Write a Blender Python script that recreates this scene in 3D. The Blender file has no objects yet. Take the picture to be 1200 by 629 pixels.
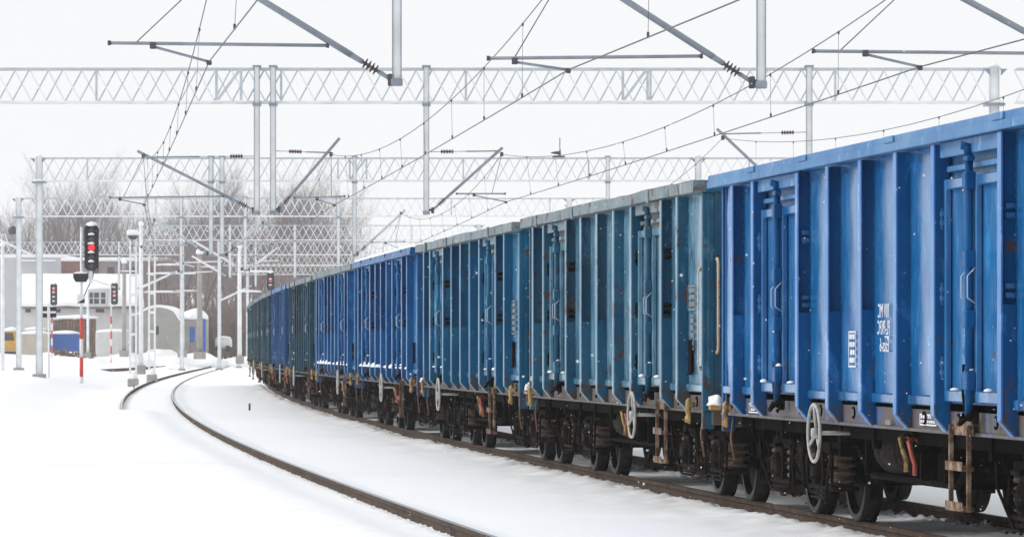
import bpy, math, random
from mathutils import Vector, Matrix, noise
R = math.radians
scene = bpy.context.scene
col = scene.collection
random.seed(11)

# ------------------------------------------------------------------ camera, sky, sun, exposure
FPX, Y0, CH = 4872.8, 406.0, 1.581          # focal length in photo pixels, horizon row, camera height above the rail heads
cam_d = bpy.data.cameras.new('camera')
cam = bpy.data.objects.new('camera', cam_d); col.objects.link(cam)
cam.location = (0, 0, CH); cam.rotation_euler = (R(90), 0, 0)
cam_d.sensor_width = 36.0; cam_d.lens = FPX / 1200 * 36
cam_d.shift_y = (Y0 - 314.5) / 1200
cam_d.clip_start = 0.5; cam_d.clip_end = 6000
cam_d.dof.use_dof = True; cam_d.dof.focus_distance = 42; cam_d.dof.aperture_fstop = 16
scene.camera = cam

SUN_AZ, SUN_EL = R(-80), R(33)               # azimuth clockwise from +Y (away from the camera)
world = bpy.data.worlds.new('World'); scene.world = world; world.use_nodes = True
wn = world.node_tree; wn.nodes.clear()
w_out = wn.nodes.new('ShaderNodeOutputWorld'); w_bg = wn.nodes.new('ShaderNodeBackground')
w_sky = wn.nodes.new('ShaderNodeTexSky'); w_sky.sky_type = 'NISHITA'; w_sky.sun_disc = False
w_sky.sun_elevation = SUN_EL; w_sky.sun_rotation = SUN_AZ
w_sky.air_density = 1.0; w_sky.dust_density = 4.0; w_sky.ozone_density = 1.0
w_hs = wn.nodes.new('ShaderNodeHueSaturation'); w_hs.inputs['Saturation'].default_value = 0.25
w_mix = wn.nodes.new('ShaderNodeMix'); w_mix.data_type = 'RGBA'; w_mix.inputs[0].default_value = 0.93
w_mix.inputs[7].default_value = (9.75, 9.88, 10.05, 1)     # the closed, snow-bright cloud cover
wn.links.new(w_sky.outputs[0], w_hs.inputs['Color']); wn.links.new(w_hs.outputs[0], w_mix.inputs[6])
wn.links.new(w_mix.outputs[2], w_bg.inputs['Color']); w_bg.inputs['Strength'].default_value = 0.1
wn.links.new(w_bg.outputs[0], w_out.inputs['Surface'])

sun_d = bpy.data.lights.new('sun', 'SUN'); sun_d.energy = 1.5; sun_d.angle = R(14); sun_d.color = (1, .97, .93)
sun = bpy.data.objects.new('sun', sun_d); col.objects.link(sun)
sd = Vector((math.sin(SUN_AZ) * math.cos(SUN_EL), math.cos(SUN_AZ) * math.cos(SUN_EL), math.sin(SUN_EL)))
sun.rotation_euler = sd.to_track_quat('Z', 'Y').to_euler(); sun.location = (-30, 20, 40)

scene.view_settings.view_transform = 'Standard'; scene.view_settings.look = 'None'
scene.view_settings.exposure = 0.0; scene.view_settings.gamma = 1.0; scene.view_settings.use_curve_mapping = False
scene.render.engine = 'CYCLES'
scene.cycles.use_denoising = True; scene.cycles.max_bounces = 8; scene.cycles.volume_bounces = 3
scene.cycles.use_adaptive_sampling = True; scene.cycles.adaptive_threshold = 0.01

# ------------------------------------------------------------------ helpers
def at(x, y, d):                              # a photo pixel at depth d as a point of the place
    return Vector(((x - 600) * d / FPX, d, CH + (Y0 - y) * d / FPX))
def rail_x(d):                                # the left rail under the train, as a curve over the ground
    if d > 284: return rail_x(284) - .0509 * (d - 284)
    return 8.872 - .1651645 * d + 4.00915e-4 * d * d - 4.69756e-7 * d ** 3
def rail_s(d):
    return (rail_x(d + .05) - rail_x(d - .05)) / .1
def offs(d, off):                             # point at depth parameter d, off metres left of that rail
    s = rail_s(d); n = math.hypot(1, s)
    return rail_x(d) - off / n, d + off * s / n

class MB:
    def __init__(self): self.v = []; self.f = []; self.m = []; self.mi = 0; self.sm = []
    def add(self, vs, fs, smooth=False):
        b = len(self.v); self.v += [tuple(p) for p in vs]
        for f in fs: self.f.append([i + b for i in f]); self.m.append(self.mi); self.sm.append(smooth)
        return self
    def box(self, x0, x1, y0, y1, z0, z1):
        return self.add([(x0,y0,z0),(x1,y0,z0),(x1,y1,z0),(x0,y1,z0),(x0,y0,z1),(x1,y0,z1),(x1,y1,z1),(x0,y1,z1)],
                        [(0,3,2,1),(4,5,6,7),(0,1,5,4),(1,2,6,5),(2,3,7,6),(3,0,4,7)])
    def bbox(self, x0, x1, y0, y1, z0, z1, c=.008):      # box with chamfered vertical and horizontal edges
        import bmesh
        bm = bmesh.new(); bmesh.ops.create_cube(bm, size=1)
        for v in bm.verts: v.co = Vector(((x0+x1)/2+v.co.x*(x1-x0), (y0+y1)/2+v.co.y*(y1-y0), (z0+z1)/2+v.co.z*(z1-z0)))
        bmesh.ops.bevel(bm, geom=bm.edges[:], offset=c, segments=1, affect='EDGES')
        bm.verts.index_update()
        self.add([v.co for v in bm.verts], [[v.index for v in f.verts] for f in bm.faces]); bm.free(); return self
    def bar(self, a, b, w, h, up=(0,0,1)):               # rectangular bar from a to b
        a = Vector(a); b = Vector(b); t = (b - a).normalized(); up = Vector(up)
        if abs(t.dot(up)) > .98: up = Vector((0,1,0))
        s = t.cross(up).normalized(); u = s.cross(t).normalized()
        vs = []
        for p in (a, b):
            for i, j in ((-1,-1),(1,-1),(1,1),(-1,1)): vs.append(p + s*(i*w/2) + u*(j*h/2))
        return self.add(vs, [(0,1,2,3)[::-1],(4,5,6,7),(0,1,5,4),(1,2,6,5),(2,3,7,6),(3,0,4,7)])
    def tube(self, pts, r, n=8, caps=True, smooth=True):
        pts = [Vector(p) for p in pts]; rs = r if isinstance(r, (list, tuple)) else [r]*len(pts)
        vs = []; fs = []; pu = None
        for i, p in enumerate(pts):
            t = (pts[min(i+1, len(pts)-1)] - pts[max(i-1, 0)])
            t = t.normalized() if t.length > 1e-9 else Vector((0,0,1))
            if pu is None:
                ref = Vector((0,0,1)) if abs(t.z) < .9 else Vector((1,0,0))
                u = t.cross(ref).normalized()
            else:
                u = (pu - t*pu.dot(t)); u = u.normalized() if u.length > 1e-6 else t.orthogonal().normalized()
            pu = u; w = t.cross(u)
            for k in range(n):
                a = 2*math.pi*k/n; vs.append(p + (u*math.cos(a) + w*math.sin(a))*rs[i])
        for i in range(len(pts)-1):
            for k in range(n): fs.append((i*n+k, i*n+(k+1)%n, (i+1)*n+(k+1)%n, (i+1)*n+k))
        if caps and n > 2: fs.append(tuple(range(n))[::-1]); fs.append(tuple((len(pts)-1)*n+k for k in range(n)))
        return self.add(vs, fs, smooth)
    def lathe(self, prof, axis='x', c=(0,0,0), n=28, smooth=True, closed=False):   # prof: (along, radius)
        vs = []; fs = []; m = len(prof)
        for k in range(n):
            a = 2*math.pi*k/n
            for (s, r) in prof:
                p = {'x': (s, r*math.cos(a), r*math.sin(a)), 'y': (r*math.cos(a), s, r*math.sin(a)), 'z': (r*math.cos(a), r*math.sin(a), s)}[axis]
                vs.append((p[0]+c[0], p[1]+c[1], p[2]+c[2]))
        for k in range(n):
            for i in range(m if closed else m-1):
                j = (i+1) % m
                fs.append((k*m+i, k*m+j, ((k+1)%n)*m+j, ((k+1)%n)*m+i))
        return self.add(vs, fs, smooth)
    def prism(self, poly, axis, a, b):                   # polygon of 2 coords, extruded along axis from a to b
        mk3 = {'x': lambda p, t: (t, p[0], p[1]), 'y': lambda p, t: (p[0], t, p[1]), 'z': lambda p, t: (p[0], p[1], t)}[axis]
        n = len(poly)
        return self.add([mk3(p, a) for p in poly] + [mk3(p, b) for p in poly],
                        [tuple(range(n))[::-1], tuple(range(n, 2*n))] + [(i, (i+1)%n, n+(i+1)%n, n+i) for i in range(n)])
    def blob(self, c, rx, ry, rz, seed=0, amp=.25, nu=10, nv=6, flat=True):   # lump of snow
        vs = []; fs = []
        for j in range(nv+1):
            th = math.pi*j/nv
            for i in range(nu):
                ph = 2*math.pi*i/nu
                d = Vector((math.sin(th)*math.cos(ph), math.sin(th)*math.sin(ph), math.cos(th)))
                k = 1 + amp*noise.noise(d*1.7 + Vector((seed*3.1, seed, 0)))
                z = d.z*rz*k
                if flat and z < 0: z *= .15
                vs.append((c[0]+d.x*rx*k, c[1]+d.y*ry*k, c[2]+z))
        for j in range(nv):
            for i in range(nu): fs.append((j*nu+i, (j+1)*nu+i, (j+1)*nu+(i+1)%nu, j*nu+(i+1)%nu))
        return self.add(vs, fs, True)
    def mesh(self, name, *mats):
        me = bpy.data.meshes.new(name); me.from_pydata(self.v, [], self.f)
        for m in mats: me.materials.append(m)
        if not mats: me.materials.append(None)
        me.polygons.foreach_set('material_index', self.m); me.polygons.foreach_set('use_smooth', self.sm)
        me.update()
        import bmesh
        bm = bmesh.new(); bm.from_mesh(me); bmesh.ops.recalc_face_normals(bm, faces=bm.faces); bm.to_mesh(me); bm.free()
        return me

def put(name, me, parent=None, mat=None, loc=(0,0,0), rot=(0,0,0), scale=(1,1,1)):
    o = bpy.data.objects.new(name, me); col.objects.link(o)
    o.location = loc; o.rotation_euler = rot; o.scale = scale
    if parent is not None: o.parent = parent
    if mat is not None and me is not None:
        o.material_slots[0].link = 'OBJECT'; o.material_slots[0].material = mat
    return o
def empty(name, loc=(0,0,0), rz=0):
    o = bpy.data.objects.new(name, None); col.objects.link(o); o.location = loc; o.rotation_euler = (0,0,rz)
    o.empty_display_size = .2
    return o
def tag(o, label, cat, group=None):
    o['label'] = label; o['category'] = cat
    if group: o['group'] = group
    return o
def kind(o, k): o['kind'] = k; return o
def tri(f): return f

# ------------------------------------------------------------------ materials
def mat(name, color, rough=.6, metal=0, spec=.5, var=0, vscale=3.0, second=None, second_amt=.5, second_scale=2.0, bump=0, bump_scale=40,
        stretch=(1,1,1), coat=0, emit=None, emit_s=0):
    m = bpy.data.materials.new(name); m.use_nodes = True; nt = m.node_tree; b = nt.nodes['Principled BSDF']
    b.inputs['Base Color'].default_value = (*color, 1); b.inputs['Roughness'].default_value = rough
    b.inputs['Metallic'].default_value = metal; b.inputs['Specular IOR Level'].default_value = spec
    if coat: b.inputs['Coat Weight'].default_value = coat; b.inputs['Coat Roughness'].default_value = .2
    if emit: b.inputs['Emission Color'].default_value = (*emit, 1); b.inputs['Emission Strength'].default_value = emit_s
    geo = None
    def pos():
        nonlocal geo
        if geo is None:
            g = nt.nodes.new('ShaderNodeNewGeometry'); mp = nt.nodes.new('ShaderNodeMapping')
            mp.inputs['Scale'].default_value = stretch; nt.links.new(g.outputs['Position'], mp.inputs['Vector']); geo = mp.outputs[0]
        return geo
    cur = None
    if second:
        n = nt.nodes.new('ShaderNodeTexNoise'); n.inputs['Scale'].default_value = second_scale; n.inputs['Detail'].default_value = 7
        n.inputs['Roughness'].default_value = .65; nt.links.new(pos(), n.inputs['Vector'])
        r = nt.nodes.new('ShaderNodeMapRange'); r.inputs[1].default_value = .62 - .3*second_amt; r.inputs[2].default_value = .72 - .2*second_amt
        nt.links.new(n.outputs[0], r.inputs[0])
        mx = nt.nodes.new('ShaderNodeMix'); mx.data_type = 'RGBA'; mx.inputs[6].default_value = (*color, 1); mx.inputs[7].default_value = (*second, 1)
        nt.links.new(r.outputs[0], mx.inputs[0]); cur = mx.outputs[2]
    if var:
        n = nt.nodes.new('ShaderNodeTexNoise'); n.inputs['Scale'].default_value = vscale; n.inputs['Detail'].default_value = 5
        nt.links.new(pos(), n.inputs['Vector'])
        r = nt.nodes.new('ShaderNodeMapRange'); r.inputs[1].default_value = .3; r.inputs[2].default_value = .7; r.inputs[3].default_value = 1-var; r.inputs[4].default_value = 1+var
        nt.links.new(n.outputs[0], r.inputs[0])
        mx = nt.nodes.new('ShaderNodeMix'); mx.data_type = 'RGBA'; mx.blend_type = 'MULTIPLY'; mx.inputs[0].default_value = 1
        if cur is None: mx.inputs[6].default_value = (*color, 1)
        else: nt.links.new(cur, mx.inputs[6])
        nt.links.new(r.outputs[0], mx.inputs[7]); cur = mx.outputs[2]
    if cur is not None: nt.links.new(cur, b.inputs['Base Color'])
    if bump:
        n = nt.nodes.new('ShaderNodeTexNoise'); n.inputs['Scale'].default_value = bump_scale; n.inputs['Detail'].default_value = 6
        nt.links.new(pos(), n.inputs['Vector'])
        bp = nt.nodes.new('ShaderNodeBump'); bp.inputs['Strength'].default_value = bump; bp.inputs['Distance'].default_value = .02
        nt.links.new(n.outputs[0], bp.inputs['Height']); nt.links.new(bp.outputs[0], b.inputs['Normal'])
    return m

def paint(name, base, faded, rust=.25, dirt=.35, rough=.36, low=None, scuff=0.0, spec=.2):
    """weathered wagon paint: faded patches, vertical dirt runs, rust blooms"""
    m = bpy.data.materials.new(name); m.use_nodes = True; nt = m.node_tree; b = nt.nodes['Principled BSDF']; L = nt.links
    g = nt.nodes.new('ShaderNodeNewGeometry')
    def mapped(s):
        mp = nt.nodes.new('ShaderNodeMapping'); mp.inputs['Scale'].default_value = s; L.new(g.outputs['Position'], mp.inputs['Vector']); return mp.outputs[0]
    def nz(vec, sc, det=6, ro=.6):
        n = nt.nodes.new('ShaderNodeTexNoise'); n.inputs['Scale'].default_value = sc; n.inputs['Detail'].default_value = det; n.inputs['Roughness'].default_value = ro
        L.new(vec, n.inputs['Vector']); return n.outputs[0]
    def rng(v, a, c, lo=0, hi=1):
        r = nt.nodes.new('ShaderNodeMapRange'); r.inputs[1].default_value = a; r.inputs[2].default_value = c; r.inputs[3].default_value = lo; r.inputs[4].default_value = hi
        L.new(v, r.inputs[0]); return r.outputs[0]
    def mix(f, a, c, mode='MIX'):
        x = nt.nodes.new('ShaderNodeMix'); x.data_type = 'RGBA'; x.blend_type = mode
        if isinstance(f, float): x.inputs[0].default_value = f
        else: L.new(f, x.inputs[0])
        for s, i in ((a, 6), (c, 7)):
            if isinstance(s, tuple): x.inputs[i].default_value = (*s, 1)
            else: L.new(s, x.inputs[i])
        return x.outputs[2]
    plain = mapped((1,1,1)); streak = mapped((7,7,.45)); scrape = mapped((3,3,1.2))
    fade = rng(nz(plain, .9, 7), .42, .72)
    c = mix(fade, base, faded)
    c = mix(rng(nz(scrape, 1.6, 8, .7), .57, .66, 0, .55), c, tuple(min(1, v*1.7+.03) for v in faded))     # scuffed bright patches
    if scuff:                                                  # chalky vertical scrapes, also brightening the plates in place of their sheen
        c = mix(rng(nz(mapped((2.2,2.2,.55)), 1.5, 9, .72), .46, .66, 0, scuff), c, tuple(min(1, v*1.25+.16) for v in faded))
        c = mix(rng(nz(mapped((9,9,.7)), 1.2, 6, .7), .60, .70, 0, .8*scuff), c, tuple(min(1, v*1.2+.28) for v in faded))
    c = mix(rng(nz(streak, 1.4, 6), .5, .75, 0, dirt), c, (.03, .035, .035))
    if rust > .1: c = mix(rng(nz(mapped((11,11,.32)), 1.1, 7, .68), .66-.10*rust, .76-.08*rust, 0, .75), c, (.085, .042, .022))   # rust runs
    blot = rng(nz(plain, 3.2, 9, .7), .66-.16*rust, .72-.14*rust)
    c = mix(blot, c, (.10, .045, .022))
    sep = nt.nodes.new('ShaderNodeSeparateXYZ'); L.new(g.outputs['Position'], sep.inputs[0])
    foot = rng(sep.outputs[2], 1.5, .95, .0, .17)
    ad = nt.nodes.new('ShaderNodeMath'); ad.operation = 'ADD'; L.new(nz(mapped((4,4,1.6)), 2.0, 9, .72), ad.inputs[0]); L.new(foot, ad.inputs[1])
    c = mix(rng(ad.outputs[0], .64, .72, 0, .8), c, (.085, .05, .032))
    fine = rng(nz(plain, 14, 8, .75), .60-.06*rust, .66-.04*rust, 0, .7*min(1, rust*1.6))
    c = mix(fine, c, (.06, .04, .03))
    if low is not None:                                        # grime and bare metal on the sill
        c = mix(rng(nz(mapped((2.5,2.5,.8)), 1.3, 8, .7), .36, .52), c, low)
    L.new(c, b.inputs['Base Color'])
    L.new(rng(nz(plain, 2.2, 5), .3, .7, rough-.06, rough+.10), b.inputs['Roughness'])
    b.inputs['Specular IOR Level'].default_value = spec
    bp = nt.nodes.new('ShaderNodeBump'); bp.inputs['Strength'].default_value = .18; bp.inputs['Distance'].default_value = .010
    L.new(nz(plain, 9, 6), bp.inputs['Height']); L.new(bp.outputs[0], b.inputs['Normal'])
    return m

M = {}
M['dark'] = mat('grimy underframe steel', (.0045, .004, .004), .8, 0, .03, var=.5, vscale=9, second=(.018,.0115,.008), second_amt=.35, second_scale=5, bump=.3)
M['iron'] = mat('dark brown cast iron', (.008, .0068, .006), .75, 0, .05, var=.5, vscale=11, second=(.034,.021,.014), second_amt=.4, second_scale=6, bump=.3)
M['spring'] = mat('dusty spring steel', (.075, .058, .046), .6, 0, .25, var=.5, vscale=12, second=(.12,.075,.048), second_amt=.5, second_scale=8)
M['wheel'] = mat('blackened wheel steel', (.006, .0058, .0058), .6, 0, .06, var=.4, vscale=10)
M['tread'] = mat('worn wheel tread', (.028, .0265, .026), .5, .2, .2, var=.2, vscale=10)
M['rust'] = mat('rusty step iron', (.10, .06, .04), .8, 0, .2, var=.5, vscale=12, second=(.30,.215,.155), second_amt=.5, second_scale=7)
M['cream'] = mat('chipped cream rail paint', (.62, .48, .34), .55, 0, .3, var=.25, vscale=14, second=(.28,.13,.06), second_amt=.35, second_scale=14)
M['yellow'] = mat('chipped yellow paint', (.42, .28, .10), .55, 0, .3, var=.35, vscale=14, second=(.15,.085,.04), second_amt=.55, second_scale=10)
M['orange'] = mat('rust brown rod paint', (.17, .08, .045), .6, 0, .4, var=.3, vscale=14)
M['whitewheel'] = mat('grey white handwheel paint', (.42, .42, .40), .5, 0, .4, var=.2, vscale=12, second=(.2,.14,.1), second_amt=.25, second_scale=12)
M['red'] = mat('faded red cock handle', (.38, .07, .05), .5)
M['snow'] = mat('fresh snow', (.91, .92, .935), .75, 0, .25, bump=.35, bump_scale=9)
M['letter'] = mat('white stencil paint', (.72, .74, .78), .6, 0, .3, var=.2, vscale=20)
M['faint'] = mat('worn cream stencil paint', (.21, .235, .23), .6, 0, .3, var=.4, vscale=20)
M['galv'] = mat('painted galvanised steel', (.80, .825, .84), .5, 0, .3, var=.12, vscale=2)
M['galvd'] = mat('grey galvanised tube', (.27, .305, .355), .45, .1, .4, var=.15, vscale=4)
M['galvm'] = mat('light grey galvanised bar', (.52, .57, .61), .5, 0, .3, var=.12, vscale=4)
M['wire'] = mat('tarnished copper wire', (.12, .115, .12), .5, .5)
M['fitting'] = mat('dark clamp fitting', (.09, .09, .10), .5, .5)
M['ceramic'] = mat('brown glazed insulator', (.07, .035, .03), .25, 0, .6)
M['concrete'] = mat('weathered concrete', (.36, .345, .32), .85, 0, .3, var=.15, vscale=1.5)
M['black'] = mat('matt black signal housing', (.012, .013, .016), .5, 0, .4)
M['lens'] = mat('dark signal lens', (.05, .055, .06), .15, 0, .6)
M['redlamp'] = mat('lit red signal lamp', (.6, .02, .03), .3, emit=(1, .02, .03), emit_s=1.3)
M['redfar'] = mat('faint red signal lamp', (.45, .05, .06), .3, emit=(1, .05, .07), emit_s=.35)
M['redpaint'] = mat('signal red band', (.62, .05, .04), .5, var=.12, vscale=6)
M['whitepaint'] = mat('white band', (.76, .76, .77), .5)

# rail metals
M['railside'] = mat('rusted rail flank', (.075, .048, .033), .8, 0, .2, var=.35, vscale=8, second=(.04,.028,.022), second_amt=.5, second_scale=3)
M['railtop'] = mat('dull rail head', (.10, .075, .058), .55, .2, .4, var=.3, vscale=6)
M['railshine'] = mat('polished rail head', (.42, .45, .50), .25, 1.0, .5)

# ------------------------------------------------------------------ the setting: snow, tracks
def fract(v, sc, seed): return noise.noise(Vector((v[0]*sc+seed, v[1]*sc-seed, seed*.7)))
def sstep(a, b, x):
    t = max(0, min(1, (x-a)/(b-a))); return t*t*(3-2*t)
def ground_z(off, d, X):
    """height of the snow at 'off' metres left of the train's left rail"""
    big = .035*fract((X, d), .16, 3.) + .02*fract((X, d), .55, 9.)
    z = -.10 + big
    n1 = fract((X, d), 2.6, 1.3); n2 = fract((X, d), 6.5, 4.1); n3 = fract((X, d), 14., 7.7)
    # train track
    if -2.6 < off < 1.4:
        dr = min(abs(off), abs(off+1.5))
        w = 1 - sstep(.05, .6, dr)
        z += w*(-.022 + .030*n2 + .022*n3)
        if -1.5 < off < 0:
            z += -.012 + .02*n1
            e = 1 - sstep(.10, .42, abs(off+1.35)); z += e*(.05*max(0, n2) + .045*n3)
        if .05 < off < 2.2: z += (.022*n1 + .014*n2)*sstep(.05, .3, off)*(1-sstep(.7, 2.2, off))
        if 0 < off < .75:  z += .035*sstep(.1, .3, off)*(1-sstep(.35, .75, off)) * (1+n1)
    # next track: left rail sinks under the snow this side of ~105 m, its right rail stays open on its left flank
    if 3.2 < off < 6.2:
        dr = off - 3.74
        if dr < 0: z = z*(1-sstep(-.5, 0, dr)) + (-.028 + .008*n2)*sstep(-.5, 0, dr)
        elif d < 150:
            near = 1 - sstep(102, 109, d + 3*n1)
            a = -.115 + .020*n2 + .012*n3
            lip = sstep(.03, .30, dr)
            open_z = -.10 + .3*big
            z = a*(1-lip) + lip*((.035 + big*.6 + .02*n1)*near*sstep(.2, 1.1, dr) + open_z*(1-near*sstep(.2, 1.1, dr)))
        else: z = -.10 + .3*big - .02*sstep(.2, 0, abs(off-5.24))
    if off >= 6.2:
        z += (1 - sstep(95, 112, d))*.10
    if off > 5.6:
        if d < 260: 
            z += .55*sstep(6.6, 9.5, off)*sstep(60, 165, d)*(1-sstep(215, 260, d))
            z -= .16*math.exp(-((off-6.3)/.7)**2)*sstep(160, 175, d)*(1-sstep(215, 240, d))
        z += .70*sstep(12, 20, off)*sstep(200, 330, d)
        z += .10*fract((X, d), .07, 5.)*sstep(7, 14, off)
    if off < -3: z += .06*sstep(-3, -6, off)
    # mounds heaped along the far edge of the yard
    if d > 300 and off > 8: z += .35*max(0, fract((X*1.0, d*.4), .16, 6.))*sstep(300, 340, d)*sstep(8, 12, off)
    return z

ds = []
d = -25.0
while d < 3000:
    ds.append(d)
    d += 6 if d < 12 else 1.2 if d < 22 else .085 if d < 62 else .3 if d < 120 else 1.2 if d < 260 else 4 if d < 480 else 60 if d < 900 else 350
ds.append(3000.)
os_ = set()
def lin(a, b, s):
    n = max(1, round((b-a)/s))
    for i in range(n+1): os_.add(round(a+(b-a)*i/n, 3))
lin(-2.6, -2.0, .15); lin(-1.95, -1.60, .05); lin(-1.58, -1.0, .035); lin(-1.0, -.3, .07); lin(-.28, .36, .032); lin(.4, 1.4, .1); lin(1.4, 3.2, .2)
lin(3.2, 3.70, .06); lin(3.71, 4.05, .03); lin(4.08, 5.3, .1); lin(5.4, 7.2, .2); lin(7.4, 14, .5); lin(15, 30, 1.5); lin(34, 120, 8); lin(150, 500, 70); lin(700, 1500, 400)
lin(-8, -2.8, .5); lin(-60, -10, 6); lin(-500, -80, 70); lin(-1500, -700, 400)
ol = sorted(os_)
gv = []; nc = len(ol)
for d in ds:
    for o in ol:
        X, Y = offs(min(d, 600), o) if abs(o) < 60 else (rail_x(min(d, 600)) - o, d)
        if d > 600: X, Y = rail_x(600) - o, d
        gv.append((X, Y, ground_z(o, d, X)))
gf = [(r*nc+c+1, r*nc+c, (r+1)*nc+c, (r+1)*nc+c+1) for r in range(len(ds)-1) for c in range(nc-1)]
gm = bpy.data.meshes.new('snow_ground'); gm.from_pydata(gv, [], gf); gm.materials.append(None)
gm.polygons.foreach_set('use_smooth', [True]*len(gf)); gm.update()
snowg = mat('snow cover', (.915, .925, .94), .8, 0, .2, bump=.5, bump_scale=3.0)
ground = kind(put('snow_ground', gm, mat=snowg), 'structure')

def ground_at(X, d):
    s = rail_s(min(d, 600)); off = (rail_x(min(d, 600)) - X)*math.hypot(1, s)/(1+s*s)
    return ground_z(off, d, X)

# rails
prof = [(-.075,-.172),(.075,-.172),(.075,-.160),(.012,-.135),(.010,-.055),(.034,-.042),(.036,-.008),(.028,0),(-.028,0),(-.036,-.008),(-.034,-.042),(-.010,-.055),(-.012,-.135),(-.075,-.160)]
def rail_mesh(pts, top_mat):
    mb = MB(); n = len(prof); vs = []; 
    for i, p in enumerate(pts):
        a = Vector(pts[max(0, i-1)]); b = Vector(pts[min(len(pts)-1, i+1)]); t = (b-a); t.z = 0; t.normalize(); s = Vector((t.y, -t.x, 0))
        for (u, z) in prof: vs.append(Vector(p) + s*u + Vector((0,0,z)))
    side = []; top = []
    for i in range(len(pts)-1):
        for k in range(n):
            f = (i*n+k, i*n+(k+1)%n, (i+1)*n+(k+1)%n, (i+1)*n+k)
            (top if k == 7 else side).append(f)
    mb.add(vs, side, False); mb.mi = 1; b = mb.f; mb.f += top; mb.m += [1]*len(top); mb.sm += [False]*len(top)
    return mb.mesh('rail', M['railside'], top_mat)
def dpts(a, b): 
    r = []; d = a
    while d < b: r.append(d); d += .8 if d < 120 else 3
    return r + [b]
for nm, o0, top, a, b in (('railway_track', 0, M['railtop'], 14, 260), ('railway_track', 5.24, M['railshine'], 14, 520)):
    t = kind(empty(nm), 'structure')
    for o in (o0, o0-1.5):
        put('rail', rail_mesh([(*offs(d, o), 0.006 if o0 else 0) for d in dpts(a, b)], top), t)
t = kind(empty('siding_track'), 'structure')
for dx in (0, 1.5):
    put('rail', rail_mesh([(-27 - dx + .004*(d-283), d, .02) for d in range(240, 520, 8)], M['railside']), t)
t = kind(empty('siding_track'), 'structure')
for dx in (0, 1.5):
    put('rail', rail_mesh([(-38 - dx + .12*(d-300)*.3, d, .24) for d in range(250, 420, 8)], M['railside']), t)

# dark ballast stones showing through beside the rails
mb = MB(); rs = random.Random(5)
for i in range(900):
    d = rs.uniform(24, 90); o = rs.choice([rs.gauss(-1.30, .10), rs.gauss(-1.62, .06), rs.gauss(-.16, .05), rs.gauss(.12, .05), rs.gauss(-1.30, .10)])
    X, Y = offs(d, o); r = rs.uniform(.008, .026); z = ground_z(o, d, X) - r*.15
    rot = Matrix.Rotation(rs.uniform(0, 6), 3, 'Z')
    vs = [rot @ Vector((a*r*rs.uniform(.7,1.4), b*r*rs.uniform(.7,1.4), c*r*rs.uniform(.5,1))) + Vector((X, Y, z)) for a, b, c in ((1,0,0),(-1,0,0),(0,1,0),(0,-1,0),(0,0,1),(0,0,-1))]
    mb.add(vs, [(0,2,4),(2,1,4),(1,3,4),(3,0,4),(2,0,5),(1,2,5),(3,1,5),(0,3,5)])
bal = kind(put('track_ballast', mb.mesh('track_ballast', M['iron'])), 'stuff'); bal['label'] = 'dark ballast stones poking through the snow beside the rails'

# ------------------------------------------------------------------ freight wagons
LEN, HALF = 13.12, 6.56
WALL, TIP = -1.477, -1.59                       # wall plate plane and rib tips (left side)
def yl(u): return HALF - u                     # u: metres from the end farthest from the camera
RIBS = [(1.05, 1), (2.05, 0), (4.05, 1), (5.30, 1), (6.56, 1), (7.82, 0), (9.07, 0), (11.07, 1), (12.07, 0)]
BAYS = [(.10, 1.05), (1.05, 2.05), (4.05, 5.30), (5.30, 6.56), (6.56, 7.82), (7.82, 9.07), (11.07, 12.07), (12.07, 13.12)]
DOORS = [(2.05, 4.05), (9.07, 11.07)]
ME = {}
def panel_mesh(y0, y1, seed):
    mb = MB(); ny, nz = 9, 30; vs = []
    for j in range(nz+1):
        z = 1.19 + (3.12-1.19)*j/nz
        for i in range(ny+1):
            y = y0 + (y1-y0)*i/ny; e = min(i, ny-i)/ny*2; ez = min(1, min(j, nz-j)/4)
            b = (.016*noise.noise(Vector((y*1.6, z*.9, seed))) + .010*noise.noise(Vector((y*4, z*2.2, seed+5))))*min(1, e*1.6)*ez*.7 - .014*math.sin(math.pi*i/ny)*ez
            vs.append((WALL + b, y, z))
    mb.add(vs, [(j*(ny+1)+i, j*(ny+1)+i+1, (j+1)*(ny+1)+i+1, (j+1)*(ny+1)+i) for j in range(nz) for i in range(ny)], True)
    mb.box(WALL+.02, WALL+.03, y0, y1, 1.19, 3.12)
    mb.bbox(WALL-.028, WALL+.004, y0+.03, y1-.03, 1.125, 1.205, .01)         # turned lip at the foot of the plate
    return mb.mesh('wall_panel')
for i, (a, b) in enumerate(BAYS): ME['panel%d' % i] = panel_mesh(yl(b), yl(a), i*7.3)

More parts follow.
